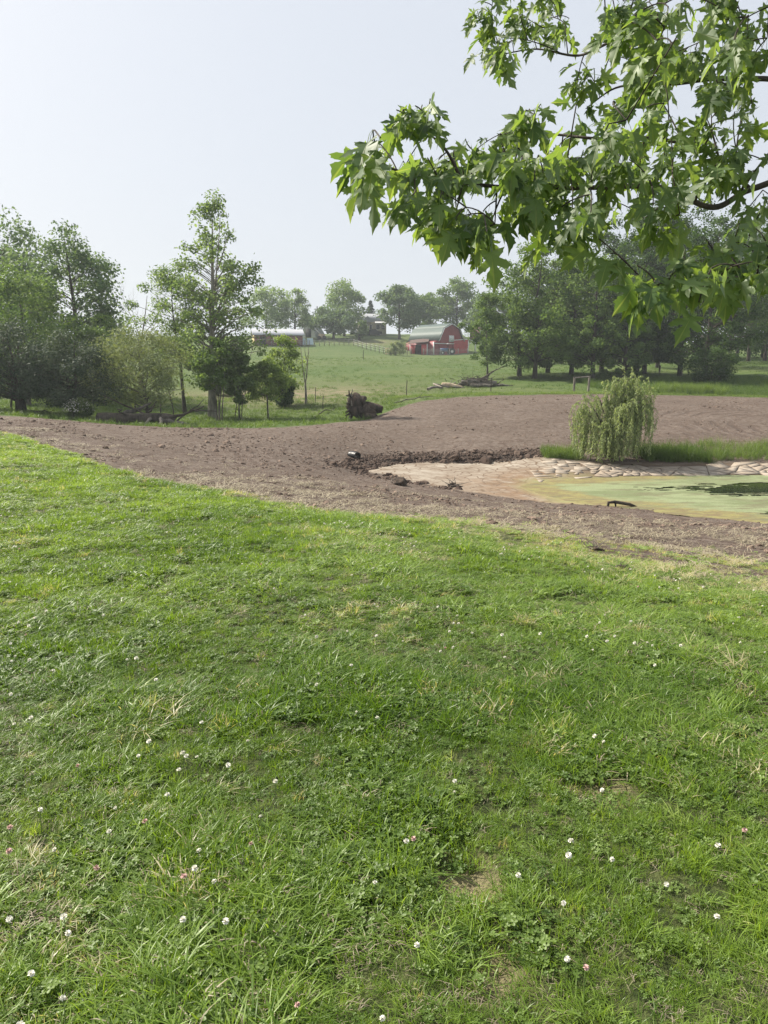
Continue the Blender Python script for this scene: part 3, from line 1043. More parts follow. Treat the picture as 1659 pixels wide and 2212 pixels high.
def strip(px0, px1, Y0, Y1, n):
    a = np.array([at_px(px0, (Y0 + Y1) / 2)[0], at_px(px1, (Y0 + Y1) / 2)[0]])
    return np.column_stack([rng.uniform(a[0], a[1], n), rng.uniform(Y0, Y1, n)])


rough('fringe_grass', 'tall green grass fringe between the weeping willow and the right edge', np.vstack([strip(1392, 1535, 27.8, 29.2, 210), strip(1400, 1500, 27.8, 28.8, 90)]), 0, 3, .45, .95, 0, .6)
rough('pond_edge_grass', 'bright grass tuft at the pond edge left of the weeping willow', strip(1178, 1260, 28.0, 29.1, 110), 0, 3, .45, .8, .2, .9)
rough('shore_grass', 'bright shore grass at the right edge behind the cracked mud', np.vstack([strip(1545, 1760, 27.9, 29.2, 170), strip(1530, 1760, 29.0, 30.6, 130)]), 0, 3, .35, .75, .3, 1)
p_ = np.column_stack([rng.uniform(-26, 1, 6000), rng.uniform(34.5, 60, 6000)])
_, df_ = zones(p_[:, 0], p_[:, 1])
p_ = p_[(df_ > .2) & (rng.uniform(size=len(p_)) < np.interp(p_[:, 1], [34, 60], [1, .35]))]
rough('hollow_grass', 'lush rough grass in the hollow behind the soil dam', p_, 3, 6, .7, 1.5, .1, .85)
p_ = np.column_stack([rng.uniform(-45, 75, 16000), 44 + 90 * rng.uniform(size=16000) ** 1.5])
_, df_ = zones(p_[:, 0], p_[:, 1])
p_ = p_[(df_ > .3) & (fbm(p_[:, 0] * .25, p_[:, 1] * .25, 91, 4) > .44)]
rough('pasture_grass', 'scattered tussocks of grass over the grazed pasture', p_, 3, 6, .6, 1.35, .0, .6)
p_ = np.column_stack([rng.uniform(15, 46, 5200), rng.uniform(55.8, 72, 5200)])
s_ = p_[:, 0] / p_[:, 1]
p_ = p_[(s_ > np.interp(p_[:, 1], [55, 62, 72], [.335, .27, .24])) & (s_ < .75)]
rough('meadow_grass', 'long dark unmown grass in the shade under the right trees', p_, 0, 3, .45, .9, 0, .5)
for px_, w_ in ((1455, 1.1), (1515, 1.0)):
    c = at_px(px_, 57.2)
    q = rng.normal(0, 1, (130, 2)) * (.8 * w_, .5) + c[:2]
    rough('grass_mound', 'round light green grass mound beyond the soil, %s' % ('nearer the willow' if px_ < 1500 else 'nearer the right edge'), q, 0, 3, .9, 1.4, .5, 1)
p_ = strip(840, 1130, 55.3, 57.5, 700)
p_ = np.vstack([p_, strip(1130, 1700, 55.2, 56.4, 700)])
rough('verge_grass', 'pale trampled grass along the far edge of the soil', p_, 3, 6, .6, 1.1, .75, 1)

# clover blossoms standing in the lawn
mb = MB()
r_ = np.random.default_rng(3)
for q in range(46):
    z_ = r_.uniform(-.5, 1)
    a_ = r_.uniform(0, 6.28)
    d_ = np.array((math.cos(a_) * math.sqrt(1 - z_ * z_ * .9), math.sin(a_) * math.sqrt(1 - z_ * z_ * .9), z_))
    d_ /= np.linalg.norm(d_)
    s_ = np.cross(d_, (.3, .2, 1.0))
    s_ /= np.linalg.norm(s_)
    b_ = d_ * .002
    tip = d_ * .0098 + np.array((0, 0, .001))
    mb.add(np.array([b_ - s_ * .0008, b_ + s_ * .0008, tip * .75 + s_ * .002, tip, tip * .75 - s_ * .002]), np.array([(0, 1, 2, 4)]), np.array([(4, 2, 3)]))
head_me = mb.mesh('blossom')
head_me.materials.append(M['petal'])
head_pink = head_me.copy()
head_pink.materials.clear()
head_pink.materials.append(M['petal_pink'])
stem_me = MB().tube([(0, 0, -.11), (.003, .002, -.03), (0, 0, 0)], .0012, 4, False).mesh('stem')
stem_me.materials.append(M['stem'])
cand = scatter(1.5, 9, lambda y: np.interp(y, [1.5, 3, 5, 9], [44, 28, 11, 4]), .52, .15)
cand = cand[rng.permutation(len(cand))]
cb = fbm(cand[:, 0] * .9, cand[:, 1] * .9, 56, 3)
cand = cand[(rng.uniform(size=len(cand)) < .18 + .9 * sstep(.38, .62, cb)) & (zones(cand[:, 0], cand[:, 1])[0] < -.6)][:280]
for k, (bx_, by_) in enumerate(cand):
    pink = k % 9 == 0
    h_ = rng.uniform(.08, .125)
    o = thing('clover_blossom', 'faded pinkish clover blossom in the foreground lawn' if pink else 'small white clover blossom in the foreground lawn', 'clover flower',
              (bx_, by_, zpt(bx_, by_)), rng.uniform(0, 6.28), 'faded clover blossoms' if pink else 'white clover blossoms in the lawn')
    s_ = rng.uniform(.75, 1.15)
    c1 = obj('flower_head', head_pink if pink else head_me, None, o, (0, 0, h_))
    c1.scale = (s_, s_, s_ * rng.uniform(.8, 1.05))
    c1.rotation_euler = (rng.normal(0, .3), rng.normal(0, .3), 0)
    obj('stem', stem_me, None, o, (0, 0, h_))
pts = scatter(7, 26, lambda y: 7.0, .6, .5)
pts = pts[(zones(pts[:, 0], pts[:, 1])[0] < -.5) & (fbm(pts[:, 0] * .5, pts[:, 1] * .5, 56, 3) > .47)]
n = len(pts)
s_ = rng.uniform(.8, 1.4, n)
instancer('distant_clover_blossoms', 'tiny white clover blossoms dotting the farther lawn', 'clover flowers', np.column_stack([pts, zf(pts[:, 0], pts[:, 1]) + .075]), np.zeros((n, 3)),
          np.column_stack([s_, s_, s_]), np.zeros(n, int), np.zeros(n), [head_me])


# ------------------------------------------------------------------ trees
def quads_for_leaves(c, ax, nr, L, W, fold=.0):
    """rhombic leaf faces: centre, long axis, normal, length, width"""
    b = np.cross(nr, ax)
    b /= np.linalg.norm(b, axis=1)[:, None] + 1e-9
    L, W = L[:, None], W[:, None]
    V = np.stack([c - ax * L * .5, c + b * W * .5 + ax * L * .05, c + ax * L * .5, c - b * W * .5 + ax * L * .05], 1)
    n = len(c)
    return V.reshape(-1, 3), np.arange(4 * n).reshape(n, 4)


PROF = {'round': lambda t: np.sqrt(np.clip(1 - (2 * t - .95) ** 2 * .98, .02, 1)),
        'cone': lambda t: np.clip((1 - t) ** .8 * (.55 + .45 * sstep(0, .18, t)) + .05, .03, 1),
        'poplar': lambda t: np.clip((1 - t) ** .7 * (.35 + .65 * sstep(0, .3, t)) * 1.15 + .04, .03, 1),
        'oval': lambda t: np.clip(np.sin(np.pi * (t * .86 + .1)) ** .75, .05, 1),
        'spread': lambda t: np.clip(np.sin(np.pi * (t ** .8 * .80 + .14)) ** .6, .05, 1)}


def tree(name, label, base, H, R, prof='round', cb=.25, nclump=60, nleaf=7000, leaf=.16, asp=.75, lm='leaf_mid', bm='bark_grey', tr=.16, crad=None, seed=0, lean=(0, 0),
         stems=1, droop=.0, group=None, cat='tree', low=0.0, irregular=.35, flat=1.0, limbs=True, tvar=.28):
    r = np.random.default_rng(1000 + seed)
    root = thing(name, label, cat, tuple(base), 0, group)
    nleaf, nclump, leaf = int(nleaf * 1.55), int(nclump * 1.25), leaf * 1.08
    crad = crad or R * .30
    wood = MB()
    pf = PROF[prof]
    # trunk lines
    lines = []
    for s in range(stems):
        off = np.array((0, 0)) if stems == 1 else r.normal(0, .12 * R, 2)
        top = np.array((lean[0], lean[1])) + (0 if stems == 1 else off * 2.5)
        tt = np.linspace(0, 1, 9)
        wob = np.cumsum(r.normal(0, .012 * H, (9, 2)), 0) * tt[:, None]
        pl = np.column_stack([off + (top - off) * tt[:, None] ** 1.3 + wob, tt * H * .93 - .12])
        lines.append(pl)
        rad = tr * (1 if stems == 1 else .65) * np.clip((1 - tt) ** .75, .06, 1)
        rad[0] *= 1.35
        wood.tube(pl, rad, 7, False)
    # clump centres
    n = nclump
    t = r.uniform(0, 1, n * 6)
    t = t[r.uniform(size=n * 6) < np.clip(pf(t), .30, 1)][:n]
    n = len(t)
    an = r.uniform(0, 6.283, n)
    nz = 1 + irregular * (np.sin(an * 2 + r.uniform(0, 6)) * .5 + np.sin(an * 3 + t * 5 + r.uniform(0, 6)) * .5) + r.normal(0, irregular * .35, n)
    rr = R * pf(t) * np.clip(nz, .4, 1.6) * r.uniform(.12, 1, n) ** .5
    zc = H * (cb + (1 - cb) * t)
    ctr = np.column_stack([rr * np.cos(an), rr * np.sin(an) * flat, zc - droop * rr])
    ln0 = lines[0]
    ctr[:, 0] += np.interp(zc, ln0[:, 2], ln0[:, 0])
    ctr[:, 1] += np.interp(zc, ln0[:, 2], ln0[:, 1])
    ctr[:, 2] = np.maximum(ctr[:, 2], low + .25)
    if limbs:
        for k in range(n):
            li = lines[k % stems]
            hh = np.clip(ctr[k, 2] - r.uniform(.15, .45) * rr[k] - .03 * H, .12 * H, H * .9)
            p0 = np.array([np.interp(hh, li[:, 2], li[:, q]) for q in range(3)])
            p2 = ctr[k]
            p1 = (p0 + p2) / 2 + np.array((0, 0, .14 * np.linalg.norm(p2 - p0))) + r.normal(0, .05, 3) * rr[k]
            s = np.linspace(0, 1, 6)[:, None]
            pl = (1 - s) ** 2 * p0 + 2 * s * (1 - s) * p1 + s * s * p2
            r0 = tr * .34 * max(.12, 1 - hh / H) * r.uniform(.4, 1)
            wood.tube(pl, np.linspace(r0, .012, 6), 4, False)
    obj('trunk', wood.mesh('trunk', True), M[bm], root)
    # leaves
    wgt = r.uniform(.5, 1.5, n)
    own = r.choice(n, nleaf, p=wgt / wgt.sum())
    cr = crad * r.uniform(.7, 1.35, n)
    d = r.normal(0, 1, (nleaf, 3))
    d /= np.linalg.norm(d, axis=1)[:, None]
    d *= r.uniform(0, 1, nleaf)[:, None] ** .45
    c = ctr[own] + d * cr[own][:, None] * np.array((1, 1, .72))
    c[:, 2] = np.maximum(c[:, 2], low)
    nr = d * .7 + r.normal(0, .55, (nleaf, 3)) + np.array((0, 0, .55))
    nr /= np.linalg.norm(nr, axis=1)[:, None]
    ax = np.cross(nr, r.normal(0, 1, (nleaf, 3)))
    ax[:, 2] -= droop
    ax /= np.linalg.norm(ax, axis=1)[:, None]
    L = leaf * r.uniform(.65, 1.35, nleaf)
    V, F = quads_for_leaves(c, ax, nr, L, L * asp)
    ct = r.uniform(.25, .75, n)
    tint = np.clip(ct[own] + r.normal(0, tvar, nleaf), 0, 1)
    obj('crown', make_mesh('crown', V, [F], False, tint), M[lm], root)
    return root


def bare_tree(name, label, base, H, spread, seed, mat, r0=.1, levels=3, nb=5, up=.7):
    r = np.random.default_rng(2000 + seed)
    root = thing(name, label, 'tree', tuple(base))
    tr_, br_ = MB(), MB()

    def grow(p, d, L, rad, lv):
        s = np.linspace(0, 1, 7)
        pts = [p]
        dd = d.copy()
        for k in range(6):
            dd = dd + r.normal(0, .11, 3) + np.array((0, 0, .05))
            dd /= np.linalg.norm(dd)
            pts.append(pts[-1] + dd * L / 6)
        pts = np.array(pts)
        (tr_ if lv == 0 else br_).tube(pts, rad * (1 - .85 * s), 6 if lv == 0 else 4, False)
        if lv < levels:
            for k in range(nb):
                t_ = r.uniform(.3, .97)
                i_ = min(int(t_ * 6), 5)
                q = pts[i_] + (pts[i_ + 1] - pts[i_]) * (t_ * 6 - i_)
                a_ = r.uniform(0, 6.28)
                nd_ = dd * up + np.array((math.cos(a_), math.sin(a_), r.uniform(0, .6))) * spread
                grow(q, nd_ / np.linalg.norm(nd_), L * r.uniform(.3, .55), rad * .5 * (1 - .7 * t_), lv + 1)
    grow(np.array((0, 0, -.1)), np.array((r.normal(0, .06), r.normal(0, .06), 1.0)), H, r0, 0)
    obj('trunk', tr_.mesh('trunk', True), M[mat], root)
    obj('branches', br_.mesh('branches', True), M[mat], root)
    return root


def hpx(px_h, Y):
    return px_h / FPX * Y


# --- wooded hollow on the left, behind the dam
b = at_px(20, 66)
tree('oak_tree', 'large dark rounded tree rising at the left edge behind the others', b, CAM_Z + hpx(801 - 492, 66) - b[2], 5.0, 'round', .25, 80, 8500, .24, .8, 'leaf_oak', 'bark_dark', .3, seed=1)
b = at_px(172, 57)
tree('oak_tree', 'tall round-topped blue green tree second from the left edge', b, CAM_Z + hpx(801 - 512, 57) - b[2], 3.7, 'round', .10, 100, 10500, .19, .8, 'leaf_oak', 'bark_dark', .26, seed=2, irregular=.3)
b = at_px(60, 50)
tree('young_maple_tree', 'pale green bushy tree in front of the left edge oak', b, CAM_Z + hpx(801 - 585, 50) - b[2], 3.2, 'oval', .12, 80, 8500, .17, .7, 'leaf_mid', 'bark_grey', .16, seed=3)
b = at_px(225, 52)
tree('young_maple_tree', 'small bright leafy tree between the round oak and the sage tree', b, CAM_Z + hpx(801 - 690, 52) - b[2], 2.0, 'oval', .15, 45, 5000, .15, .7, 'leaf_mid', 'bark_grey', .1, seed=4)
b = at_px(50, 40)
tree('cedar_tree', 'dark spreading cedar leaning over the soil at the left edge', b, CAM_Z + hpx(801 - 705, 40) - b[2], 3.0, 'spread', .12, 85, 13000, .16, .28, 'leaf_cedar', 'bark_dark', .22, seed=5, stems=3, low=.75, tvar=.2)
b = at_px(155, 40.5)
tree('cedar_tree', 'dark low cedar right behind the white flowering shrub', b, CAM_Z + hpx(801 - 725, 40.5) - b[2], 2.4, 'spread', .10, 75, 12000, .15, .28, 'leaf_cedar', 'bark_dark', .18, seed=6, stems=2, low=.55, tvar=.2)
b = at_px(318, 40)
tree('sage_tree', 'feathery sage green tree growing behind the fallen trunk', b, CAM_Z + hpx(801 - 712, 40) - b[2], 2.3, 'round', .20, 85, 9500, .16, .24, 'leaf_sage', 'bark_grey', .11, seed=7, lean=(-.3, 0), low=.9, tvar=.22)
b = at_px(300, 60)
bare_tree('bare_tree', 'leafless pale twiggy tree showing above the sage tree', b, CAM_Z + hpx(801 - 640, 60) - b[2], .55, 8, 'bark_pale', .12, 3, 6)
b = at_px(458, 46)
ct_base = b
Hc = CAM_Z + hpx(801 - 446, 46) - b[2]
cw = tree('cottonwood_tree', 'tallest cottonwood with pointed open crown behind the dam', b, Hc, 3.35, 'poplar', .16, 175, 7600, .135, .9, 'leaf_cotton', 'bark_pale', .25, seed=9, irregular=.4, crad=.52, lean=(-.25, 0))
mb = MB()
for (a0, a1, a2) in (((.35, 0, 7.0), (.75, -.1, 9.5), (.85, 0, 11.3)), ((.6, 0, 8.4), (1.05, 0, 9.6), (1.25, 0, 10.4)), ((.5, 0, 6.2), (1.3, .1, 7.6), (1.75, .1, 9.0)), ((1.2, .1, 7.4), (1.7, 0, 7.7), (2.0, 0, 7.9))):
    s = np.linspace(0, 1, 6)[:, None]
    pl = (1 - s) ** 2 * np.array(a0) + 2 * s * (1 - s) * np.array(a1) + s * s * np.array(a2)
    mb.tube(pl, np.linspace(.05, .012, 6), 4, False)
dead = obj('dead_branches', mb.mesh('dead_branches', True), M['wood_grey'], cw)
dead['label'] = 'bare dead branches on the right of the crown'
# leafy side bough reaching right
r_ = np.random.default_rng(5)
s = np.linspace(0, 1, 7)[:, None]
pl = (1 - s) ** 2 * np.array((.2, 0, 5.6)) + 2 * s * (1 - s) * np.array((1.6, -.2, 7.6)) + s * s * np.array((2.95, -.2, 8.7))
mb = MB().tube(pl, np.linspace(.06, .012, 7), 5, False)
bo = obj('side_bough', mb.mesh('side_bough', True), M['bark_pale'], cw)
ti = r_.uniform(.35, 1, 420)
c = np.stack([np.interp(ti, s[:, 0], pl[:, q]) for q in range(3)], 1) + r_.normal(0, .2, (420, 3))
nr = r_.normal(0, 1, (420, 3))
nr /= np.linalg.norm(nr, axis=1)[:, None]
ax = np.cross(nr, r_.normal(0, 1, (420, 3)))
ax /= np.linalg.norm(ax, axis=1)[:, None]
V, F = quads_for_leaves(c, ax, nr, r_.uniform(.12, .2, 420), r_.uniform(.1, .17, 420))
obj('leaves', make_mesh('leaves', V, [F], False, r_.uniform(0, 1, 420)), M['leaf_cotton'], bo)
b = at_px(398, 48)
tree('walnut_tree', 'open leafy tree with dark trunk just left of the cottonwood', b, CAM_Z + hpx(801 - 590, 48) - b[2], 2.0, 'oval', .38, 55, 5200, .17, .4, 'leaf_cotton', 'bark_dark', .12, seed=10, lean=(-.3, 0), irregular=.5, crad=.6)
b = at_px(470, 43.5)
tree('maple_sapling', 'dense green sapling crown around the cottonwood trunk', b, CAM_Z + hpx(801 - 735, 43.5) - b[2], 1.25, 'round', .32, 45, 3800, .13, .8, 'leaf_mid', 'bark_grey', .06, seed=11, stems=4, lean=(.2, 0))
b = at_px(517, 45.5)
tree('maple_sapling', 'small dark green sapling right of the cottonwood trunk', b, CAM_Z + hpx(801 - 760, 45.5) - b[2], .85, 'oval', .28, 36, 3600, .14, .8, 'leaf_mid', 'bark_grey', .05, seed=12, stems=3)
b = at_px(530, 58)
bare_tree('bare_tree', 'thin half bare bush tree right of the cottonwood', b, CAM_Z + hpx(801 - 735, 58) - b[2], .7, 13, 'wood_grey', .06, 3, 5)
b = at_px(612, 54)
tree('boxelder_tree', 'bright yellow green young tree in front of the long shed', b, CAM_Z + hpx(801 - 732, 54) - b[2], 1.45, 'oval', .16, 60, 3300, .15, .7, 'leaf_bright', 'bark_grey', .08, seed=14, crad=.5)
b = at_px(578, 47)
tree('boxelder_tree', 'light green umbrella shaped young tree near the dam crest', b, CAM_Z + hpx(801 - 785, 47) - b[2], 1.45, 'spread', .38, 55, 5200, .14, .6, 'leaf_bright', 'bark_grey', .06, seed=15, crad=.36)
b = at_px(617, 53)
tree('round_bush', 'dark round bush left of the dead forked tree', b, 1.75, .85, 'round', .08, 34, 3600, .12, .7, 'leaf_dark', 'bark_dark', .05, seed=16, stems=3, cat='bush')
b = at_px(490, 62)
tree('round_bush', 'low bush in the pasture far behind the cottonwood', b, 2.0, 1.6, 'round', .06, 40, 3600, .16, .7, 'leaf_mid', 'bark_dark', .05, seed=17, stems=3, cat='bush')
# dead forked tree
b = at_px(661, 54.5)
dt = thing('dead_tree', 'slender forked dead tree standing alone in the pasture', 'tree', tuple(b))
mb = MB()
mb.tube([(0, 0, -.1), (0, 0, .8), (-.03, 0, 1.4)], [.10, .075, .06], 7, False)
obj('trunk', mb.mesh('trunk', True), M['wood_grey'], dt)
for pl, r0 in (([(-.03, 0, 1.35), (.08, 0, 2.0), (.15, .03, 2.9), (.22, 0, 3.5), (.2, 0, 4.4)], .05), ([(-.03, 0, 1.4), (-.12, 0, 2.0), (-.22, .05, 2.7), (-.24, 0, 3.4), (-.42, 0, 4.35)], .045),
               ([(-.1, 0, 1.9), (.0, .05, 2.4), (.1, .05, 2.9)], .03), ([(.15, 0, 2.9), (.02, 0, 3.4), (-.06, 0, 3.9)], .03), ([(.21, 0, 3.4), (.32, 0, 3.65)], .012), ([(-.05, 0, 1.5), (-.18, 0, 1.6)], .02)):
    mb = MB().tube(pl, np.linspace(r0, r0 * .3, len(pl)), 5, False)
    obj('branch', mb.mesh('branch', True), M['wood_grey'], dt)

# thin stems in the hollow
for px_, Y_, h_, r0, lab in ((345, 47, 2.6, .045, 'thin bare stem right of the sage tree trunk'), (372, 46, 2.4, .04, 'thin leaning stem between sage tree and walnut tree'), (290, 46, 2.2, .07, 'short dark trunk left of the sage tree trunk'),
                             (507, 47.5, 2.0, .035, 'slim stem right of the cottonwood trunk'), (20, 42, 2.0, .08, 'grey bare trunk under the cedar at the left edge')):
    b = at_px(px_, Y_)
    bare_tree('bare_sapling', lab, b, h_, .6, int(px_), 'bark_dark' if px_ != 20 else 'bark_grey', r0, 2, 4)

# white flowering shrub
b = at_px(166, 37.6)
sh = tree('flowering_shrub', 'white flowering shrub at the soil edge beneath the cedars', b, 1.0, .62, 'round', .05, 34, 2600, .07, .7, 'leaf_shrub', 'bark_dark', .025, seed=20, stems=4, cat='shrub', crad=.2)
r_ = np.random.default_rng(8)
d = r_.normal(0, 1, (420, 3))
d[:, 2] = np.abs(d[:, 2]) * .9
d /= np.linalg.norm(d, axis=1)[:, None]
c = d * np.array((.72, .72, .62)) * r_.uniform(.8, 1.08, (420, 1)) + np.array((0, 0, .42))
nr = d + r_.normal(0, .4, (420, 3))
nr /= np.linalg.norm(nr, axis=1)[:, None]
ax = np.cross(nr, r_.normal(0, 1, (420, 3)))
ax /= np.linalg.norm(ax, axis=1)[:, None]
V, F = quads_for_leaves(c, ax, nr, r_.uniform(.04, .075, 420), r_.uniform(.04, .07, 420))
obj('blossoms', make_mesh('blossoms', V, [F]), M['petal_cream'], sh)

# --- trees of the farm
FARM = [(578, 178, 628, 5.0, 'spread', 'leaf_cotton', 'wispy grey green tree behind the long shed', 3200, .42, .12), (640, 182, 638, 3.7, 'spread', 'leaf_cotton', 'open vase shaped tree behind the shed right end', 2600, .40, .15),
        (745, 186, 620, 5.3, 'oval', 'leaf_cotton', 'tall light tree behind the dark farm oak', 4200, .42, .1), (722, 176, 665, 4.6, 'round', 'leaf_oak', 'broad dark oak on the hill left of the house', 4600, .40, .1),
        (777, 172, 698, 1.9, 'oval', 'leaf_mid', 'small bright round tree in front of the farmhouse', 1800, .34, .05), (862, 178, 630, 4.6, 'oval', 'leaf_oak', 'big dark tree between farmhouse and barn', 5200, .42, .12),
        (892, 190, 645, 3.2, 'oval', 'leaf_oak', 'narrower dark tree beside the big farm tree', 2800, .42, .12), (925, 200, 643, 3.3, 'oval', 'leaf_mid', 'hazy tree behind the green barn roof', 2600, .44, .12),
        (985, 192, 615, 5.8, 'round', 'leaf_mid', 'broad light green tree rising behind the barn', 5200, .44, .12), (672, 188, 690, 2.4, 'round', 'leaf_mid', 'low tree behind the arched hut', 1800, .38, .1),
        (1050, 185, 640, 5.0, 'round', 'leaf_mid', 'hazy tree right of the barn behind the grove', 3600, .44, .12)]
for k, (px_, Y_, ytop, R_, pf, lm, lab, nl, ls, cb_) in enumerate(FARM):
    b = at_px(px_, Y_)
    tree('farm_tree', lab, b, CAM_Z + hpx(801 - ytop, Y_) - b[2], R_, pf, cb_ + .1, 55, nl, ls, .75, lm, 'bark_dark', .3, seed=30 + k, group='trees around the farm on the hill', irregular=.3)
b = at_px(801, 200)
# spruce by the house: layered drooping boughs
r_ = np.random.default_rng(77)
Hs = CAM_Z + hpx(801 - 655, 200) - b[2]
sp_ = thing('spruce_tree', 'layered conifer standing behind the farmhouse roof', 'tree', tuple(b), 0, 'trees around the farm on the hill')
obj('trunk', MB().tube([(0, 0, 0), (0, 0, Hs * .5), (0, 0, Hs)], [.25, .15, .03], 6, False).mesh('trunk', True), M['bark_dark'], sp_)
cc, aa, nn = [], [], []
for k in range(26):
    t_ = k / 26
    for q in range(9):
        a_ = r_.uniform(0, 6.28)
        R_ = (1 - t_) ** .9 * 3.4 * r_.uniform(.7, 1.1)
        for m in range(8):
            f_ = (m + .5) / 8
            cc.append((math.cos(a_) * R_ * f_, math.sin(a_) * R_ * f_, Hs * (.12 + .86 * t_) - .25 * R_ * f_ ** 2 + r_.normal(0, .1)))
            aa.append((math.cos(a_) + r_.normal(0, .3), math.sin(a_) + r_.normal(0, .3), -.3))
            nn.append((r_.normal(0, .3), r_.normal(0, .3), 1))
cc, aa, nn = np.array(cc), np.array(aa), np.array(nn)
aa /= np.linalg.norm(aa, axis=1)[:, None]
V, F = quads_for_leaves(cc, aa, nn, np.full(len(cc), .8), np.full(len(cc), .3))
obj('crown', make_mesh('crown', V, [F], False, r_.uniform(0, 1, len(cc))), M['leaf_cedar'], sp_)

# --- grove on the right
GROVE = [(1120, 78, 590, 2.9, 'leaf_grove', 'leftmost pale green tree of the grove'), (1153, 74, 548, 3.3, 'leaf_grove', 'forked grove tree with tall trunk, second from the left'), (1181, 82, 560, 3.0, 'leaf_grove', 'third grove tree from the left, set farther back'),
         (1232, 79, 545, 3.2, 'leaf_grove', 'fourth grove tree from the left, thin trunk'), (1277, 71, 575, 3.0, 'leaf_mid', 'grove tree right behind the wooden fence brace'), (1296, 83, 520, 3.4, 'leaf_dark', 'grove tree just right of the fence brace, farther back'),
         (1345, 70, 640, 2.0, 'leaf_mid', 'low bright grove tree left above the willow'), (1372, 77, 500, 3.3, 'leaf_dark', 'tall grove tree directly above the willow'), (1388, 79, 520, 3.0, 'leaf_dark', 'grove tree close beside the one above the willow'),
         (1416, 92, 500, 3.6, 'leaf_dark', 'grove tree far back right of the willow'), (1465, 76, 488, 3.6, 'leaf_dark', 'big dark grove tree behind the nearer grass mound'), (1520, 70, 520, 3.0, 'leaf_dark', 'dark grove tree behind the farther grass mound'),
         (1570, 98, 495, 4.2, 'leaf_dark', 'third grove tree from the right edge, high trunk'), (1610, 104, 500, 4.2, 'leaf_dark', 'second grove tree from the right edge'), (1645, 104, 505, 4.2, 'leaf_dark', 'grove tree cut by the right edge of the view'),
         (1700, 92, 505, 4.0, 'leaf_dark', 'grove tree just outside the right edge')]
for k, (px_, Y_, ytop, R_, lm, lab) in enumerate(GROVE):
    b = at_px(px_, Y_)
    tree('grove_tree', lab, b, CAM_Z + hpx(801 - ytop + (25 if px_ > 1285 else 8), Y_) - b[2], R_ * 1.3, 'spread', .10 if px_ != 1345 else .05, 80, 7600 if px_ < 1500 else 6500, .23, .62, lm, 'bark_dark', .21, seed=60 + k, group='trees of the grove beside the pasture', irregular=.35, crad=R_ * .27, lean=(rng.normal(0, .3), 0))
for k, (px_, Y_, ytop, R_) in enumerate(((1210, 112, 590, 5.0), (1265, 118, 570, 5.2), (1335, 116, 540, 5.4), (1400, 120, 530, 5.6), (1460, 116, 520, 5.4), (1525, 122, 520, 5.8), (1585, 126, 520, 5.8), (1640, 122, 530, 5.6), (1710, 120, 530, 5.6))):
    b = at_px(px_, Y_)
    tree('grove_tree', 'back row grove tree, %s from its left end' % ('first', 'second', 'third', 'fourth', 'fifth', 'sixth', 'seventh', 'eighth', 'ninth')[k], b, CAM_Z + hpx(801 - ytop, Y_) - b[2], R_, 'round', .06, 60, 5000, .34, .7, 'leaf_dark', 'bark_dark', .24,
         seed=120 + k, group='trees of the grove beside the pasture')
b = at_px(1052, 76)
tree('grove_tree', 'light feathery low tree at the left end of the grove', b, CAM_Z + hpx(801 - 625, 76) - b[2], 1.9, 'oval', .16, 50, 5200, .17, .6, 'leaf_grove', 'bark_grey', .1, seed=90, group='trees of the grove beside the pasture')
b = at_px(1535, 66)
tree('round_bush', 'dark bushy shrub in the long grass under the grove', b, 3.2, 1.9, 'round', .04, 50, 5200, .15, .6, 'leaf_dark', 'bark_dark', .06, seed=91, stems=3, cat='bush')


# ------------------------------------------------------------------ weeping willow at the pond
b = ground_hit(1322, 997)
b = np.array((b[0], b[1] + .35, zpt(b[0], b[1] + .35)))
wt = thing('weeping_willow', 'small weeping willow with trailing pale green strands at the pond', 'tree', tuple(b))
r_ = np.random.default_rng(21)
wood, cs, axs, nrs, Ls, tn = MB(), [], [], [], [], []
heads = [(-1.0, 0, 2.12, 26), (-.5, .2, 2.22, 20), (-1.25, -.2, 1.7, 20), (-.7, -.7, 1.5, 20), (.15, .1, 2.70, 34), (.55, -.2, 2.88, 38), (.95, .1, 2.65, 34), (1.25, .1, 2.35, 28), (.6, .6, 2.6, 26), (.2, -.75, 1.95, 28), (-.2, -.6, 1.3, 20),
         (.85, -.6, 2.3, 26), (1.3, -.3, 1.95, 18), (-.35, -1.0, 1.15, 20), (.3, -1.05, 1.25, 16), (-.15, .3, 2.15, 16), (-1.1, .4, 1.8, 14)]
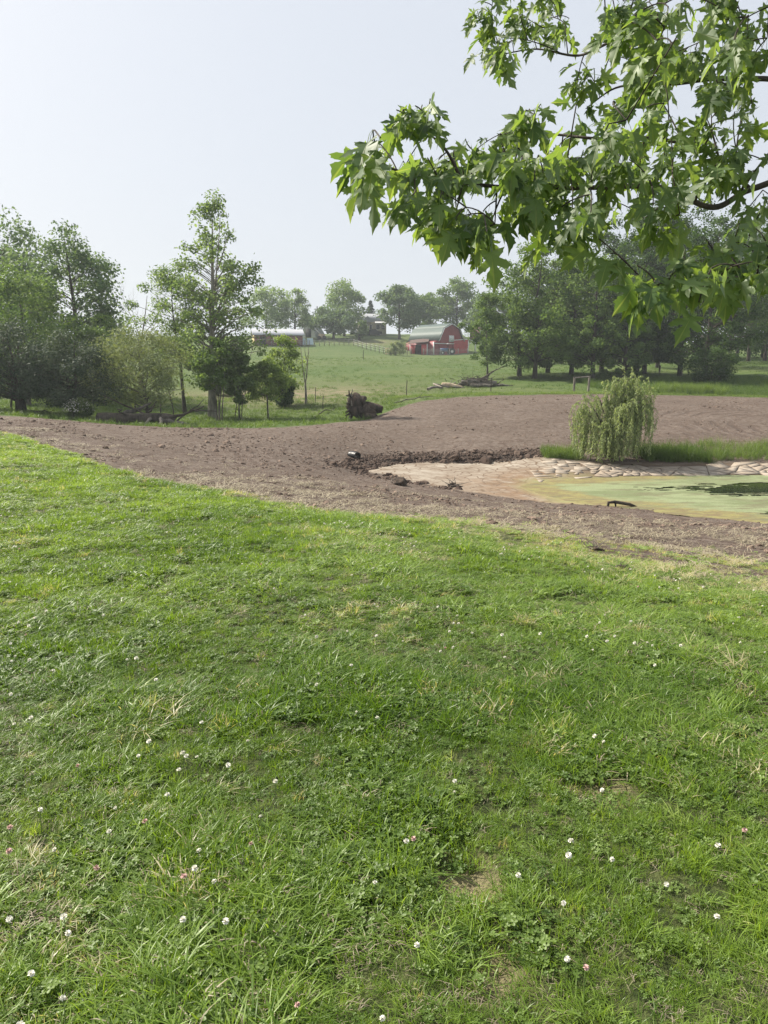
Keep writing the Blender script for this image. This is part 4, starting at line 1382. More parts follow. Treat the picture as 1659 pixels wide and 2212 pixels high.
for hx, hy, hz, ns in heads:
    hx, hy = hx * (.78 if hz < 2 else .9), hy * .8
    s = np.linspace(0, 1, 7)[:, None]
    p0, p1, p2 = np.array((r_.normal(0, .12) + .15, r_.normal(0, .1), -.05)), np.array((hx * .4, hy * .4, hz * .75)), np.array((hx, hy, hz))
    pl = (1 - s) ** 2 * p0 + 2 * s * (1 - s) * p1 + s * s * p2
    wood.tube(pl, np.linspace(.055, .016, 7), 5, False)
    for q in range(int(ns * .95)):
        a_ = r_.uniform(0, 6.28)
        out = np.array((math.cos(a_), math.sin(a_), 0)) * r_.uniform(.05, .36) + np.array((hx, hy, 0)) * .05
        st = p2 + r_.normal(0, .19, 3) - np.array((0, 0, r_.uniform(0, .3)))
        drop_end = max(.02 + r_.uniform(0, .35), st[2] - r_.uniform(.5, 2.6))
        if hx > .8 and r_.uniform() < .8:
            drop_end = max(drop_end, r_.uniform(.75, 1.35))
        m = int((st[2] - drop_end + .3) / .035)
        tt = np.linspace(0, 1, max(m, 5))
        arch = .26 * r_.uniform(.0, 1.3)
        x_ = st[0] + out[0] * (1 - np.exp(-tt * 5)) + .05 * np.sin(tt * 6 + a_)
        y_ = st[1] + out[1] * (1 - np.exp(-tt * 5)) + .05 * np.cos(tt * 5 + a_)
        z_ = st[2] + arch * np.sin(np.clip(tt * 7, 0, 3.14)) - (st[2] - drop_end) * tt ** 1.15
        pl = np.column_stack([x_, y_, z_])
        wood.tube(pl[::4] if len(pl) > 12 else pl, .004, 3, False)
        tv = r_.uniform(.1, .8)
        for side in (0, 1):
            k = len(pl)
            d = r_.normal(0, 1, (k, 3)) * np.array((1, 1, .25))
            d /= np.linalg.norm(d, axis=1)[:, None]
            a3 = d * .65 + np.array((0, 0, -.8))
            a3 /= np.linalg.norm(a3, axis=1)[:, None]
            ln_ = r_.uniform(.07, .13, k)
            cs.append(pl + a3 * ln_[:, None] * .5)
            axs.append(a3)
            nn = np.cross(a3, r_.normal(0, 1, (k, 3)))
            nrs.append(nn / np.linalg.norm(nn, axis=1)[:, None])
            Ls.append(ln_)
            tn.append(np.clip(tv + r_.normal(0, .18, k), 0, 1))
wood.tube([(.95, .1, -.1), (.97, .1, .5), (.98, .08, 1.0)], [.12, .10, .09], 7)
cs, axs, nrs, Ls, tn = np.vstack(cs), np.vstack(axs), np.vstack(nrs), np.concatenate(Ls), np.concatenate(tn)
V, F = quads_for_leaves(cs, axs, nrs, Ls, Ls * .24)
obj('stems', wood.mesh('stems', True), M['bark_grey'], wt)
obj('trailing_leaves', make_mesh('trailing_leaves', V, [F], False, tn), M['leaf_willow'], wt)

# ------------------------------------------------------------------ uprooted stump
b = at_px(785, 43)
r_ = np.random.default_rng(31)
st = thing('uprooted_stump', 'big dark uprooted tree stump lying on its side beyond the soil', 'stump', tuple(b), 0)


def lump(c, s, seed, sub=3, amp=.3):
    r2 = np.random.default_rng(seed)
    bm = bmesh.new()
    bmesh.ops.create_icosphere(bm, subdivisions=sub, radius=1)
    fr = [(r2.normal(0, 2.2 * (1.8 ** (q // 4)), 3), r2.uniform(0, 6.28), 1 / (1.7 ** (q // 4))) for q in range(14)]
    for v in bm.verts:
        co = np.array(v.co)
        f = 1 + amp * sum(w_ * math.sin(co @ k_ + p_) for k_, p_, w_ in fr) / 2.6
        v.co = Vector(co * f * np.array(s) + np.array(c))
    V = np.array([v.co[:] for v in bm.verts])
    F = np.array([[q.index for q in f.verts] for f in bm.faces])
    bm.free()
    return V, F


mb = MB()
for c, s, sd in (((-.45, 0, .75), (.42, .45, .62), 1), ((-.1, -.1, .45), (.5, .4, .42), 2), ((.35, -.15, .3), (.36, .3, .28), 3), ((-.2, .1, 1.0), (.33, .35, .36), 4)):
    mb.add(*lump(c, s, sd, 3, .45))
obj('root_plate', mb.mesh('root_plate', True), M['root'], st)
obj('trunk_stub', MB().tube([(-.3, .1, .75), (.3, .12, .72), (.8, .12, .6), (1.05, .1, .55)], [.36, .30, .24, .2], 10, True, .12).mesh('trunk_stub', True), M['root'], st)
for q in range(30):
    a_ = r_.uniform(0, 6.28)
    p0 = np.array((-.5, .0, .75)) + np.array((-.1, math.cos(a_) * .25, math.sin(a_) * .4))
    d = np.array((-.6 - r_.uniform(0, .6), math.cos(a_), math.sin(a_)))
    d /= np.linalg.norm(d)
    pl = [p0]
    for m in range(4):
        d = d + r_.normal(0, .25, 3)
        d /= np.linalg.norm(d)
        pl.append(pl[-1] + d * r_.uniform(.09, .16))
    pl = np.array(pl)
    pl[:, 2] = np.maximum(pl[:, 2], .03)
    obj('root', MB().tube(pl, np.linspace(.08, .02, 5), 5, True, .2).mesh('root', True), M['root'] if q % 3 else M['wood_grey'], st)


# ------------------------------------------------------------------ fallen trunk in the hollow
def crooked(p0, p1, n, amp, seed):
    r2 = np.random.default_rng(seed)
    s = np.linspace(0, 1, n)[:, None]
    w = r2.normal(0, amp, (n, 3)) * np.sin(np.pi * np.clip(s, .0, 1))
    return np.asarray(p0) * (1 - s) + np.asarray(p1) * s + w


b = at_px(300, 37.6)
fl = thing('fallen_tree', 'thick dark fallen tree trunk with limbs lying in the hollow', 'fallen tree', tuple(b))
obj('trunk', MB().tube(crooked((-2.1, .2, .36), (1.0, .1, .42), 9, .03, 1), np.linspace(.36, .27, 9), 10, True, .06).mesh('trunk', True), M['bark_dark'], fl)
for q, (p0, p1, r0, r1, m) in enumerate((((.8, .1, .42), (2.9, -.2, .02), .2, .06, 'bark_grey'), ((.6, 0, .45), (.0, -.9, .0), .08, .03, 'wood_grey'), ((1.0, -.05, .45), (1.35, -1.1, .0), .09, .07, 'wood_grey'),
                                        ((-.9, .2, .6), (.3, .9, 1.15), .13, .05, 'bark_grey'), ((.2, .2, .6), (-2.2, .8, 1.6), .05, .02, 'bark_dark'), ((1.2, .1, .4), (3.0, .6, 1.0), .09, .03, 'bark_dark'),
                                        ((2.4, .4, .85), (3.6, .6, .75), .05, .02, 'bark_dark'), ((-1.9, -.2, .25), (-.9, -.9, .06), .12, .05, 'wood_grey'), ((.3, .3, .7), (.7, .5, 1.25), .05, .02, 'bark_dark'),
                                        ((-.6, 0, .6), (-.9, -.5, .9), .06, .03, 'bark_dark'), ((1.5, .8, .2), (2.8, 1.4, 1.3), .05, .015, 'bark_dark'), ((-2.4, .6, .3), (.6, 1.3, .95), .04, .015, 'bark_dark'))):
    obj('limb', MB().tube(crooked(p0, p1, 6, .07, 40 + q), np.linspace(r0, r1, 6), 6, True, .08).mesh('limb', True), M[m], fl)
mb = MB()
mb.add(*lump((1.0, .3, .25), (.55, .4, .28), 9, 3, .4))
obj('torn_root_mass', mb.mesh('torn_root_mass', True), M['bark_dark'], fl)
for lab, px0, Y0, px1, Y1, r0, m in (('long thin fallen branch on the grass under the umbrella shaped tree', 548, 41, 690, 42, .035, 'bark_dark'), ('crooked fallen branch left of the uprooted stump', 678, 47, 726, 51, .045, 'bark_dark'),
                                    ('fallen branch lying right of the uprooted stump', 851, 50.5, 935, 54.5, .05, 'bark_grey'), ('pale crooked limb lying left of the brush pile', 924, 62.5, 985, 65.5, .12, 'wood_grey'),
                                    ('bare pole leaning in the left hollow under the cedars', 60, 41, 125, 39.5, .03, 'bark_dark')):
    a0, a1 = at_px(px0, Y0), at_px(px1, Y1)
    pl = crooked(a0 + (0, 0, r0), a1 + (0, 0, r0 * 2.5), 9, r0 * 2.2, int(px0))
    pl[:, 2] = np.maximum(pl[:, 2], zf(pl[:, 0], pl[:, 1]) + r0 * .8)
    o = thing('fallen_branch', lab, 'branch', tuple(a0), 0, 'branches lying on the grass')
    obj('limb', MB().tube(pl - a0, np.linspace(r0, r0 * .35, 9), 6, True, .1).mesh('limb', True), M[m], o)
    k = pl[5] - a0
    obj('twig', MB().tube(crooked(k, k + np.array((.35, .2, r0 * 5)), 5, .04, 9), np.linspace(r0 * .5, r0 * .15, 5), 5, True).mesh('twig', True), M[m], o)

# ------------------------------------------------------------------ brush pile
b = at_px(1030, 66)
r_ = np.random.default_rng(41)
bp = thing('brush_pile', 'heap of grey cut logs and brush in the pasture before the grove', 'brush pile', tuple(b))
for q, (p0, p1, r0) in enumerate((((-.9, -.3, .35), (1.6, -.2, .28), .3), ((-1.3, .1, .3), (.9, .3, .55), .28), ((-.7, -.6, .18), (1.2, -.7, .15), .14), ((-1.6, -.1, .15), (-.2, .5, .7), .16), ((.2, .2, .5), (2.3, .1, .1), .13), ((1.2, .0, .2), (3.0, -.2, .12), .08))):
    obj('log', MB().tube(crooked(p0, p1, 7, .03, 60 + q), np.linspace(r0, r0 * .75, 7), 9, True, .08).mesh('log', True), M['wood_grey' if q in (2, 5) else 'bark_grey'], bp)
mb = MB()
for q in range(120):
    a_ = r_.uniform(0, 6.28)
    p0 = np.array((r_.normal(-.2, .75), r_.normal(0, .4), r_.uniform(.1, .75)))
    p1 = p0 + np.array((math.cos(a_) * .7, math.sin(a_) * .4, r_.uniform(-.15, .35)))
    p1[2] = max(p1[2], .03)
    mb.tube(crooked(p0, p1, 5, .05, 200 + q), np.linspace(.028, .01, 5), 4, False)
tw = obj('brushwood', mb.mesh('brushwood', True), M['bark_dark'], bp)
for q, (p0, p1, r0) in enumerate((((.2, 0, .6), (2.25, .3, 1.75), .09), ((.6, .1, .7), (1.7, .2, 1.5), .05), ((.3, .1, .6), (1.3, .3, 1.15), .05), ((1.7, 0, .25), (2.5, .1, .75), .04), ((2.2, .05, .5), (2.25, .05, .95), .03), ((-.4, 0, .7), (-.25, .1, 1.5), .02), ((-1.0, 0, .7), (-1.35, 0, 1.2), .018))):
    obj('branch', MB().tube(crooked(p0, p1, 7, .05, 90 + q), np.linspace(r0, r0 * .3, 7), 5, True).mesh('branch', True), M['bark_dark'], bp)
b = at_px(972, 64.5)
o = thing('split_log', 'pale freshly split log at the left end of the brush pile', 'log', tuple(b))
obj('wood', MB().tube(crooked((-.7, 0, .3), (1.0, 0, .1), 6, .03, 5), [.14, .2, .2, .18, .14, .08], 7, True, .2).mesh('wood', True), M['wood_fresh'], o)
obj('splinter', MB().tube(crooked((.2, -.15, .1), (1.2, -.2, .04), 5, .03, 6), np.linspace(.08, .03, 5), 5, True, .2).mesh('splinter', True), M['wood_grey'], o)

# ------------------------------------------------------------------ wooden fence brace and posts
b0, b1 = ground_hit(1239, 849), ground_hit(1270, 846)
b0, b1 = at_px(1239, 57), at_px(1270, 58.2)
o = thing('fence_brace', 'weathered two post wooden fence brace at the soil edge', 'fence', tuple(b0))
d = b1 - b0
hp = 1.12
obj('post', MB().tube([(0, 0, -.2), (.01, 0, .6), (.02, 0, hp)], [.085, .08, .075], 9, True, .04).mesh('post', True), M['wood_grey'], o)
obj('post', MB().tube([d + (0, 0, -.2), d + (.03, 0, .5), d + (.05, 0, hp + .05)], [.095, .085, .08], 9, True, .05).mesh('post', True), M['wood_grey'], o)
obj('rail', MB().tube([(.02, -.02, hp - .08), d * .5 + (.02, -.02, hp - .05), d + (.05, -.02, hp - .02)], [.05, .045, .05], 7, True, .06).mesh('rail', True), M['wood_grey'], o)
obj('brace_wire', MB().tube([(.02, 0, .15), d + (.05, 0, hp - .2)], .006, 4).mesh('brace_wire'), M['bark_grey'], o)
for px_, Y_, h_, w_, lab in ((878, 58, 1.15, .03, 'thin metal fence post above the soil edge left of the brush pile'), (1060, 60, 1.05, .035, 'slim dark fence post in front of the brush pile'), (681, 55, 1.1, .025, 'thin post right of the dead forked tree'),
                             (697, 51, .9, .025, 'short thin post above the crooked fallen branch'), (1421, 80, .75, .09, 'stubby wooden post in the shade of the grove'), (785, 120, 1.4, .05, 'lone tilted post standing in the upper pasture'), (1120, 72, .5, .03, 'tiny stake at the leftmost grove tree')):
    b = at_px(px_, Y_)
    o = thing('fence_post', lab, 'fence post', tuple(b), 0, 'single fence posts in the grass')
    obj('post', MB().tube([(0, 0, -.15), (.01, 0, h_ * .5), (.04, 0, h_)], [w_, w_, w_ * .9], 6, True, .05).mesh('post', True), M['wood_grey' if w_ > .06 else 'bark_dark'], o)
    obj('clip', MB().box((.04, -w_, h_ * .85), (w_ * 1.6, w_, .04)).mesh('clip'), M['bark_dark'], o)

# ------------------------------------------------------------------ drain pipe
M['plastic'] = flat_mat('black_plastic', (.018, .019, .021), .45, .5, .2, 8)
b = np.array((PIPE[0], PIPE[1] + .1, PIPE[2] + .17))
o = thing('drain_pipe', 'black corrugated drain pipe end sticking out of the soil bank', 'pipe', (b[0], b[1], zpt(b[0], b[1])))
s = np.linspace(0, 1, 33)
ax_ = np.array((-.55, .85, .10))
pl = np.array((.12, -.25, .07)) + s[:, None] * ax_ * .45 - s[:, None] ** 2 * np.array((0, 0, .05))
mb = MB()
mb.tube(pl, .135 + .010 * np.sin(s * 64), 18, False)
obj('corrugated_wall', mb.mesh('corrugated_wall', True), M['plastic'], o)
mb = MB()
mb.tube(pl[::-1], np.full(33, .117), 18, False)
obj('inner_wall', mb.mesh('inner_wall', True), M['plastic'], o)
# rim ring joins both walls
mb = MB()
th = np.linspace(0, 6.283, 18, endpoint=False)
zz = ax_ / np.linalg.norm(ax_)
u_ = np.cross(zz, (0, 0, 1))
u_ /= np.linalg.norm(u_)
v_ = np.cross(zz, u_)
ring = lambda r0: pl[0] - zz * .003 + r0 * (np.cos(th)[:, None] * u_ + np.sin(th)[:, None] * v_)
ii = np.arange(18)
mb.add(np.vstack([ring(.116), ring(.145)]), np.stack([ii, (ii + 1) % 18, (ii + 1) % 18 + 18, ii + 18], 1))
obj('rim', mb.mesh('rim'), M['plastic'], o)
# driftwood stick and debris at the pond's near shore
b = ground_hit(1335, 1097)
o = thing('driftwood_branch', 'short dark branch stump arched over the near pond shore', 'branch', tuple(b))
obj('limb', MB().tube([(-.28, 0, -.03), (-.26, 0, .14), (-.1, 0, .16), (.3, 0, .09), (.55, .05, .0)], [.035, .04, .045, .04, .02], 7, True, .12).mesh('limb', True), M['bark_dark'], o)
obj('twig', MB().tube([(-.08, 0, .15), (-.07, -.02, .04), (-.08, -.03, -.02)], [.03, .02, .015], 6, True).mesh('twig', True), M['bark_dark'], o)
for px_, py_, lab in ((980, 1054, 'dark torn clump of earth and roots on the near mud edge'), (1283, 1189, 'dark earth clod in the dry scuffed grass strip'), (862, 1048, 'low dark earth clump at the mud tip'), (1340, 1232, 'small brown earth clod lying in the lawn edge at right')):
    b = ground_hit(px_, py_)
    k = b[1] / 21.0
    o = thing('earth_clod', lab, 'earth clod', tuple(b))
    mb = MB()
    mb.add(*lump((0, 0, .04 * k), (.17 * k, .12 * k, .08 * k), int(px_), 3, .8))
    obj('soil', mb.mesh('soil', True), M['root'], o)
    mb = MB()
    r_ = np.random.default_rng(int(px_))
    for q in range(9):
        p0 = np.array((r_.normal(0, .12), r_.normal(0, .07), .05)) * k
        mb.tube(crooked(p0, p0 + np.array((r_.normal(0, .2), r_.normal(0, .1), r_.uniform(.05, .28))) * k, 4, .02 * k, q), np.linspace(.012, .004, 4) * k, 4, False)
    obj('rootlets', mb.mesh('rootlets', True), M['wood_grey'], o)

# ------------------------------------------------------------------ farm buildings
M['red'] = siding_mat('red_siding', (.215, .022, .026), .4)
M['red_sunlit'] = siding_mat('red_sunlit_siding', (.37, .042, .038), .4)  # lighter copy of the barn red, sunlight put into the colour
M['red_old'] = siding_mat('red_faded_siding', (.20, .07, .065), .5, var=.35)
M['trim'] = flat_mat('white_trim', (.62, .62, .60), .6, .3, .06)
M['roof_green'] = siding_mat('green_metal_roof', (.075, .105, .092), .6, .6, .08)
M['roof_white'] = siding_mat('white_metal_roof', (.34, .35, .38), .7, .4, .06)
M['roof_brown'] = flat_mat('brown_roof', (.10, .065, .055), .8, .2, .25)
M['roof_grey'] = flat_mat('grey_shingle', (.30, .31, .33), .85, .2, .15, 6)
M['tan'] = flat_mat('tan_wall', (.42, .38, .28), .8, .2, .15)
M['sunlit_wall'] = siding_mat('sunlit_yellow_boards', (.55, .45, .22), .35, var=.25)  # yellow sunlight on the shed end, put into its colour
M['dark'] = flat_mat('dark_opening', (.012, .013, .015), .8, .2, .1)
M['glass'] = flat_mat('window_glass', (.05, .06, .07), .1, .6, .1)
M['tarp'] = flat_mat('pale_blue_sheet', (.45, .58, .62), .5, .4, .08)
M['blue'] = flat_mat('blue_paint', (.06, .12, .26), .5, .4, .1)
M['rubber'] = flat_mat('rubber', (.02, .02, .02), .8, .3, .2)
M['steel'] = flat_mat('galvanised', (.38, .39, .40), .5, .5, .1)

# barn: x axis = gable width, y axis = length away from gable, origin at the gable centre on the ground
A_ = math.radians(40)
b = at_px(972, 158)
bar = thing('red_barn', 'red gambrel barn with green roof on the hill', 'barn', (b[0], b[1], b[2] - .1), A_)
bar.scale = (1.12, 1.12, 1.05)
W, Lb, He, Hb, Ht, wb = 2.75, 7.6, 3.0, 4.9, 5.75, 1.95      # half width, length, eave, break, ridge heights, half width at the break
gab = [(-W, 0, 0), (W, 0, 0), (W, 0, He), (wb, 0, Hb), (0, 0, Ht), (-wb, 0, Hb), (-W, 0, He)]
obj('wall', MB().prism(gab, (0, Lb, 0)).mesh('wall'), M['red'], bar)
mb = MB()
e = .12
out_ = [(-W - .45, He - .35), (-wb - .05, Hb + .06), (0, Ht + .10), (wb + .05, Hb + .06), (W + .45, He - .35)]
for (x0, z0), (x1, z1) in zip(out_[:-1], out_[1:]):
    nx, nz = -(z1 - z0), (x1 - x0)
    l_ = math.hypot(nx, nz)
    nx, nz = nx / l_ * .1, nz / l_ * .1
    mb.prism([(x0, -.3, z0), (x1, -.3, z1), (x1 + nx, -.3, z1 + nz), (x0 + nx, -.3, z0 + nz)], (0, Lb + .6, 0))
rf = obj('roof', mb.mesh('roof'), M['roof_green'], bar)
mb = MB()
for (x0, z0), (x1, z1) in zip(out_[:-1], out_[1:]):
    mb.bar((x0, -.33, z0 - .05), (x1, -.33, z1 - .05), .30, .05)
obj('gable_trim', mb.mesh('gable_trim'), M['trim'], rf)
sg = obj('quilt_square', MB().box((.1, -.06, 3.05), (1.2, .06, 1.2)).mesh('quilt_square'), M['trim'], bar)
mb = MB()
for dx, dz in ((0, 0), (.38, 0), (-.38, 0), (0, .38), (0, -.38)):
    mb.box((.1 + dx, -.098, 3.05 + dz), (.13, .01, .13), R=np.array(((.7, 0, .7), (0, 1, 0), (-.7, 0, .7))))
obj('quilt_diamonds', mb.mesh('quilt_diamonds'), M['roof_grey'], sg)
# right lean-to (red lightened as if sunlit) in front of the right side, open beyond
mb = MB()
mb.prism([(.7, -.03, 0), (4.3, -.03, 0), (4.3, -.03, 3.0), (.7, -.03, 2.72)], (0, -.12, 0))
obj('lean_to_wall', mb.mesh('lean_to_wall'), M['red_sunlit'], bar)
obj('lean_to_roof', MB().prism([(.65, -.2, 2.74), (4.35, -.2, 3.03), (6.4, -.2, 2.55), (6.4, -.2, 2.65), (4.35, -.2, 3.15), (.65, -.2, 2.86)], (0, 5.5, 0)).mesh('lean_to_roof'), M['trim'], bar)
for x_ in (4.3, 6.2):
    obj('corner_post', MB().box((x_ + .03, -.12, 1.4), (.14, .14, 2.8)).mesh('corner_post'), M['trim'], bar)
obj('lean_to_brace', MB().bar((4.4, -.1, 1.8), (5.3, -.1, 2.75), .1).mesh('lean_to_brace'), M['trim'], bar)
# left lean-to along the long side
mb = MB()
mb.prism([(-W, .1, 0), (-W - 1.4, .1, 0), (-W - 1.4, .1, 2.35), (-W, .1, 2.75)], (0, Lb - .2, 0))
obj('side_wall', mb.mesh('side_wall'), M['red'], bar)
obj('side_trim', MB().box((-W - 1.4, .06, 1.2), (.16, .16, 2.4)).mesh('side_trim'), M['trim'], bar)
obj('front_trim', MB().bar((-W - 1.4, -.06, 2.1), (-.9, -.06, 2.1), .14).mesh('front_trim'), M['trim'], bar)
# low shed at the far left corner with an open doorway
c_, s_ = math.cos(A_), math.sin(A_)
b = at_px(905, 156)
shd = thing('open_shed', 'low red shed with sunlit-toned front and dark doorway left of the barn', 'shed', (b[0], b[1], b[2] - .1), math.radians(-8))
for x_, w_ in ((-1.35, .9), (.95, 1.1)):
    obj('front_panel', MB().box((x_, 0, 1.0), (w_, .1, 2.1)).mesh('front_panel'), M['red_sunlit'], shd)  # front coloured as if sunlit, sides keep the plain red
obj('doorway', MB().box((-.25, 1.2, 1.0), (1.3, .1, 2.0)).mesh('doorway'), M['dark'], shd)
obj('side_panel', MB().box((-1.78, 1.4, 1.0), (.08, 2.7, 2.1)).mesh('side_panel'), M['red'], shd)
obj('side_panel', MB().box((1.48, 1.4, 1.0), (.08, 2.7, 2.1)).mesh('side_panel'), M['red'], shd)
obj('back_panel', MB().box((-.15, 2.8, 1.0), (3.2, .1, 2.1)).mesh('back_panel'), M['red'], shd)
for x_ in (-1.84, 1.56):
    obj('corner_trim', MB().box((x_, -.03, 1.05), (.16, .12, 2.2)).mesh('corner_trim'), M['trim'], shd)
obj('roof', MB().prism([(-2.1, -.3, 2.15), (1.8, -.3, 2.45), (1.8, 3.2, 3.3), (-2.1, 3.2, 2.9)], (0, 0, .12)).mesh('roof'), M['roof_brown'], shd)
# cattle panel and tractor before the barn
bq = at_px(960, 152)
pn = thing('corral_panel', 'wire corral panel with wooden posts in front of the barn', 'fence', tuple(bq))
for q in range(6):
    x_ = -4.2 + q * 1.7
    obj('post', MB().box((x_, 0, .6), (.13, .13, 1.5)).mesh('post'), M['wood_grey'], pn)
for q in range(5):
    obj('wire_rail', MB().box((.05, -.09, .2 + q * .25), (8.5, .03, .035)).mesh('wire_rail'), M['steel'], pn)
bq = at_px(968, 154.5)
tc = thing('tractor', 'small old tractor with white canopy parked before the barn', 'tractor', tuple(bq), math.radians(10))
obj('hood', MB().box((-.95, 0, 1.0), (1.5, .6, .6)).mesh('hood'), M['blue'], tc)
obj('seat_deck', MB().box((.25, 0, .95), (1.0, .9, .35)).mesh('seat_deck'), M['dark'], tc)
obj('canopy', MB().box((.3, 0, 2.15), (1.3, 1.2, .1)).mesh('canopy'), M['trim'], tc)
for x_, y_ in ((-.2, -.5), (-.2, .5), (.8, -.5), (.8, .5)):
    obj('canopy_post', MB().bar((x_, y_, 1.0), (x_, y_, 2.1), .06).mesh('canopy_post'), M['dark'], tc)
for x_, y_, r0 in ((.45, -.7, .65), (.45, .7, .65), (-1.4, -.55, .4), (-1.4, .55, .4)):
    wh = obj('wheel', MB().tube([(x_, y_ - .15, r0), (x_, y_ - .1, r0), (x_, y_ + .1, r0), (x_, y_ + .15, r0)], [r0 * .85, r0, r0, r0 * .85], 16).mesh('wheel', False), M['rubber'], tc)
    obj('hub', MB().tube([(x_, y_ - .17, r0), (x_, y_ + .17, r0)], r0 * .4, 12).mesh('hub'), M['trim'], wh)

# long shed
b = at_px(602, 163)
ls = thing('long_shed', 'long low red shed with white metal roof on the hill', 'shed', (b[0], b[1], b[2] - .1), math.radians(14))
hw, hl = 2.6, 4.9
obj('wall', MB().prism([(-hl, -hw, 0), (-hl, hw, 0), (-hl, hw, 2.1), (-hl, 0, 3.2), (-hl, -hw, 2.1)], (2 * hl, 0, 0)).mesh('wall'), M['red_old'], ls)
obj('sunlit_end', MB().prism([(-hl - .05, -hw + .05, .02), (-hl - .05, hw - .05, .02), (-hl - .05, hw - .05, 2.08), (-hl - .05, 0, 3.12), (-hl - .05, -hw + .05, 2.08)], (.04, 0, 0)).mesh('sunlit_end'), M['sunlit_wall'], ls)  # thin sheet over the red end wall, coloured as if sunlit
rf = obj('roof', MB().prism([(-hl - .4, -hw - .5, 1.95), (-hl - .4, 0, 3.22), (-hl - .4, 0, 3.34), (-hl - .4, -hw - .5, 2.07)], (2 * hl + .8, 0, 0)).prism([(-hl - .4, 0.002, 3.22), (-hl - .4, hw + .5, 1.95), (-hl - .4, hw + .5, 2.07), (-hl - .4, 0.002, 3.34)], (2 * hl + .8, 0, 0)).mesh('roof'), M['roof_white'], ls)
obj('end_window', MB().box((-hl - .09, .1, 2.0), (.05, .7, .8)).mesh('end_window'), M['dark'], ls)
for x_ in (-3.2, 1.0):
    obj('door', MB().box((x_, -hw - .04, .85), (1.2, .06, 1.7)).mesh('door'), M['dark'], ls)
for x_ in (-4.2, -1.6, 3.2):
    obj('pen_post', MB().box((x_, -hw - 1.4, .5), (.16, .16, 1.4)).mesh('pen_post'), M['wood_grey'], ls)
obj('pen_rail', MB().box((-2.9, -hw - 1.5, 1.05), (2.7, .06, .14)).mesh('pen_rail'), M['wood_grey'], ls)
# arched hut
b = at_px(668, 184)
hu = thing('arched_hut', 'dark round roofed hut with pale arched front', 'hut', tuple(b), math.radians(-24))
th = np.linspace(0, math.pi, 13)
arc = [(2.0 * math.cos(q), 0, 2.6 * math.sin(q)) for q in th]
obj('shell', MB().prism(arc, (0, 4.5, 0)).mesh('shell'), M['roof_grey'], hu)
obj('front_wall', MB().prism([(x_ * .97, -.05, z_ * .97) for x_, _, z_ in arc], (0, .04, 0)).mesh('front_wall'), M['trim'], hu)
obj('door', MB().box((.1, -.09, 1.0), (1.5, .06, 2.0)).mesh('door'), M['dark'], hu)
# pale blue sheets leaning on a frame
b = at_px(665, 164)
tp = thing('sheet_stack', 'pale blue metal sheets leaning beside the long shed', 'metal sheets', tuple(b))
for x_ in (-.85, .75):
    obj('sheet', MB().prism([(x_ - .75, 0, .0), (x_ + .65, 0, 0), (x_ + .45, .6, 1.35), (x_ - .8, .6, 1.35)], (0, .06, 0)).mesh('sheet'), M['tarp'], tp)
obj('frame', MB().bar((-1.6, .7, 0), (-1.6, .7, 1.5), .1).bar((1.5, .7, 0), (1.5, .7, 1.4), .1).mesh('frame'), M['bark_dark'], tp)
# farmhouse
b = at_px(803, 191)
hs = thing('farmhouse', 'tan farmhouse with grey roof half hidden by trees', 'house', (b[0], b[1], b[2] - .2), math.radians(8))
obj('wall', MB().box((0, 0, 1.5), (6.4, 5.5, 3.0)).mesh('wall'), M['tan'], hs)
obj('roof', MB().prism([(-3.6, -3.2, 2.9), (-3.6, 0, 5.0), (-3.6, 3.2, 2.9)], (7.2, 0, 0)).mesh('roof'), M['roof_grey'], hs)
obj('porch_roof', MB().prism([(.4, -4.2, 2.5), (.4, -2.76, 2.95), (.4, -2.76, 3.07), (.4, -4.2, 2.62)], (3.0, 0, 0)).mesh('porch_roof'), M['trim'], hs)
for x_, w_ in ((-1.6, .7), (-.5, .6), (1.2, 1.0), (2.4, .9)):
    wd = obj('window', MB().box((x_, -2.78, 1.75), (w_, .06, 1.1)).mesh('window'), M['trim'], hs)
    obj('pane', MB().box((x_, -2.83, 1.75), (w_ - .16, .03, .94)).mesh('pane'), M['glass'], wd)
obj('gable', MB().prism([(-2.9, -3.5, 2.85), (.1, -3.5, 2.85), (-1.4, -3.5, 4.3)], (0, 3.4, 0)).mesh('gable'), M['roof_grey'], hs)
b = at_px(808, 186)
cr = thing('parked_car', 'small dark parked car in front of the farmhouse', 'car', tuple(b))
obj('body', MB().prism([(-1.9, -.8, .35), (1.9, -.8, .35), (1.9, -.8, .85), (1.0, -.8, .95), (.5, -.8, 1.4), (-.9, -.8, 1.4), (-1.4, -.8, .95), (-1.9, -.8, .85)], (0, 1.6, 0)).mesh('body'), M['dark'], cr)
for x_, y_ in ((-1.2, -.82), (1.2, -.82), (-1.2, .82), (1.2, .82)):
    obj('wheel', MB().tube([(x_, y_ - .1, .32), (x_, y_ + .1, .32)], .32, 14).mesh('wheel'), M['rubber'], cr)
obj('windshield', MB().bar((.56, -.0, 1.36), (1.02, 0, .98), 1.4, .04).mesh('windshield'), M['trim'], cr)
# second barn hidden behind the grove
b = at_px(1030, 186)
b2 = thing('hidden_barn', 'grey roofed red barn mostly hidden behind trees right of the barn', 'barn', tuple(b), math.radians(-20))
obj('wall', MB().box((1.5, 3, 1.8), (7, 6, 3.6)).mesh('wall'), M['red_old'], b2)
obj('roof', MB().prism([(-2.4, -.4, 3.5), (-2.4, 3, 6.6), (-2.4, 6.4, 3.5)], (7.8, 0, 0)).mesh('roof'), M['roof_green'], b2)
obj('door', MB().box((1.5, -.04, 1.3), (2.2, .06, 2.6)).mesh('door'), M['trim'], b2)
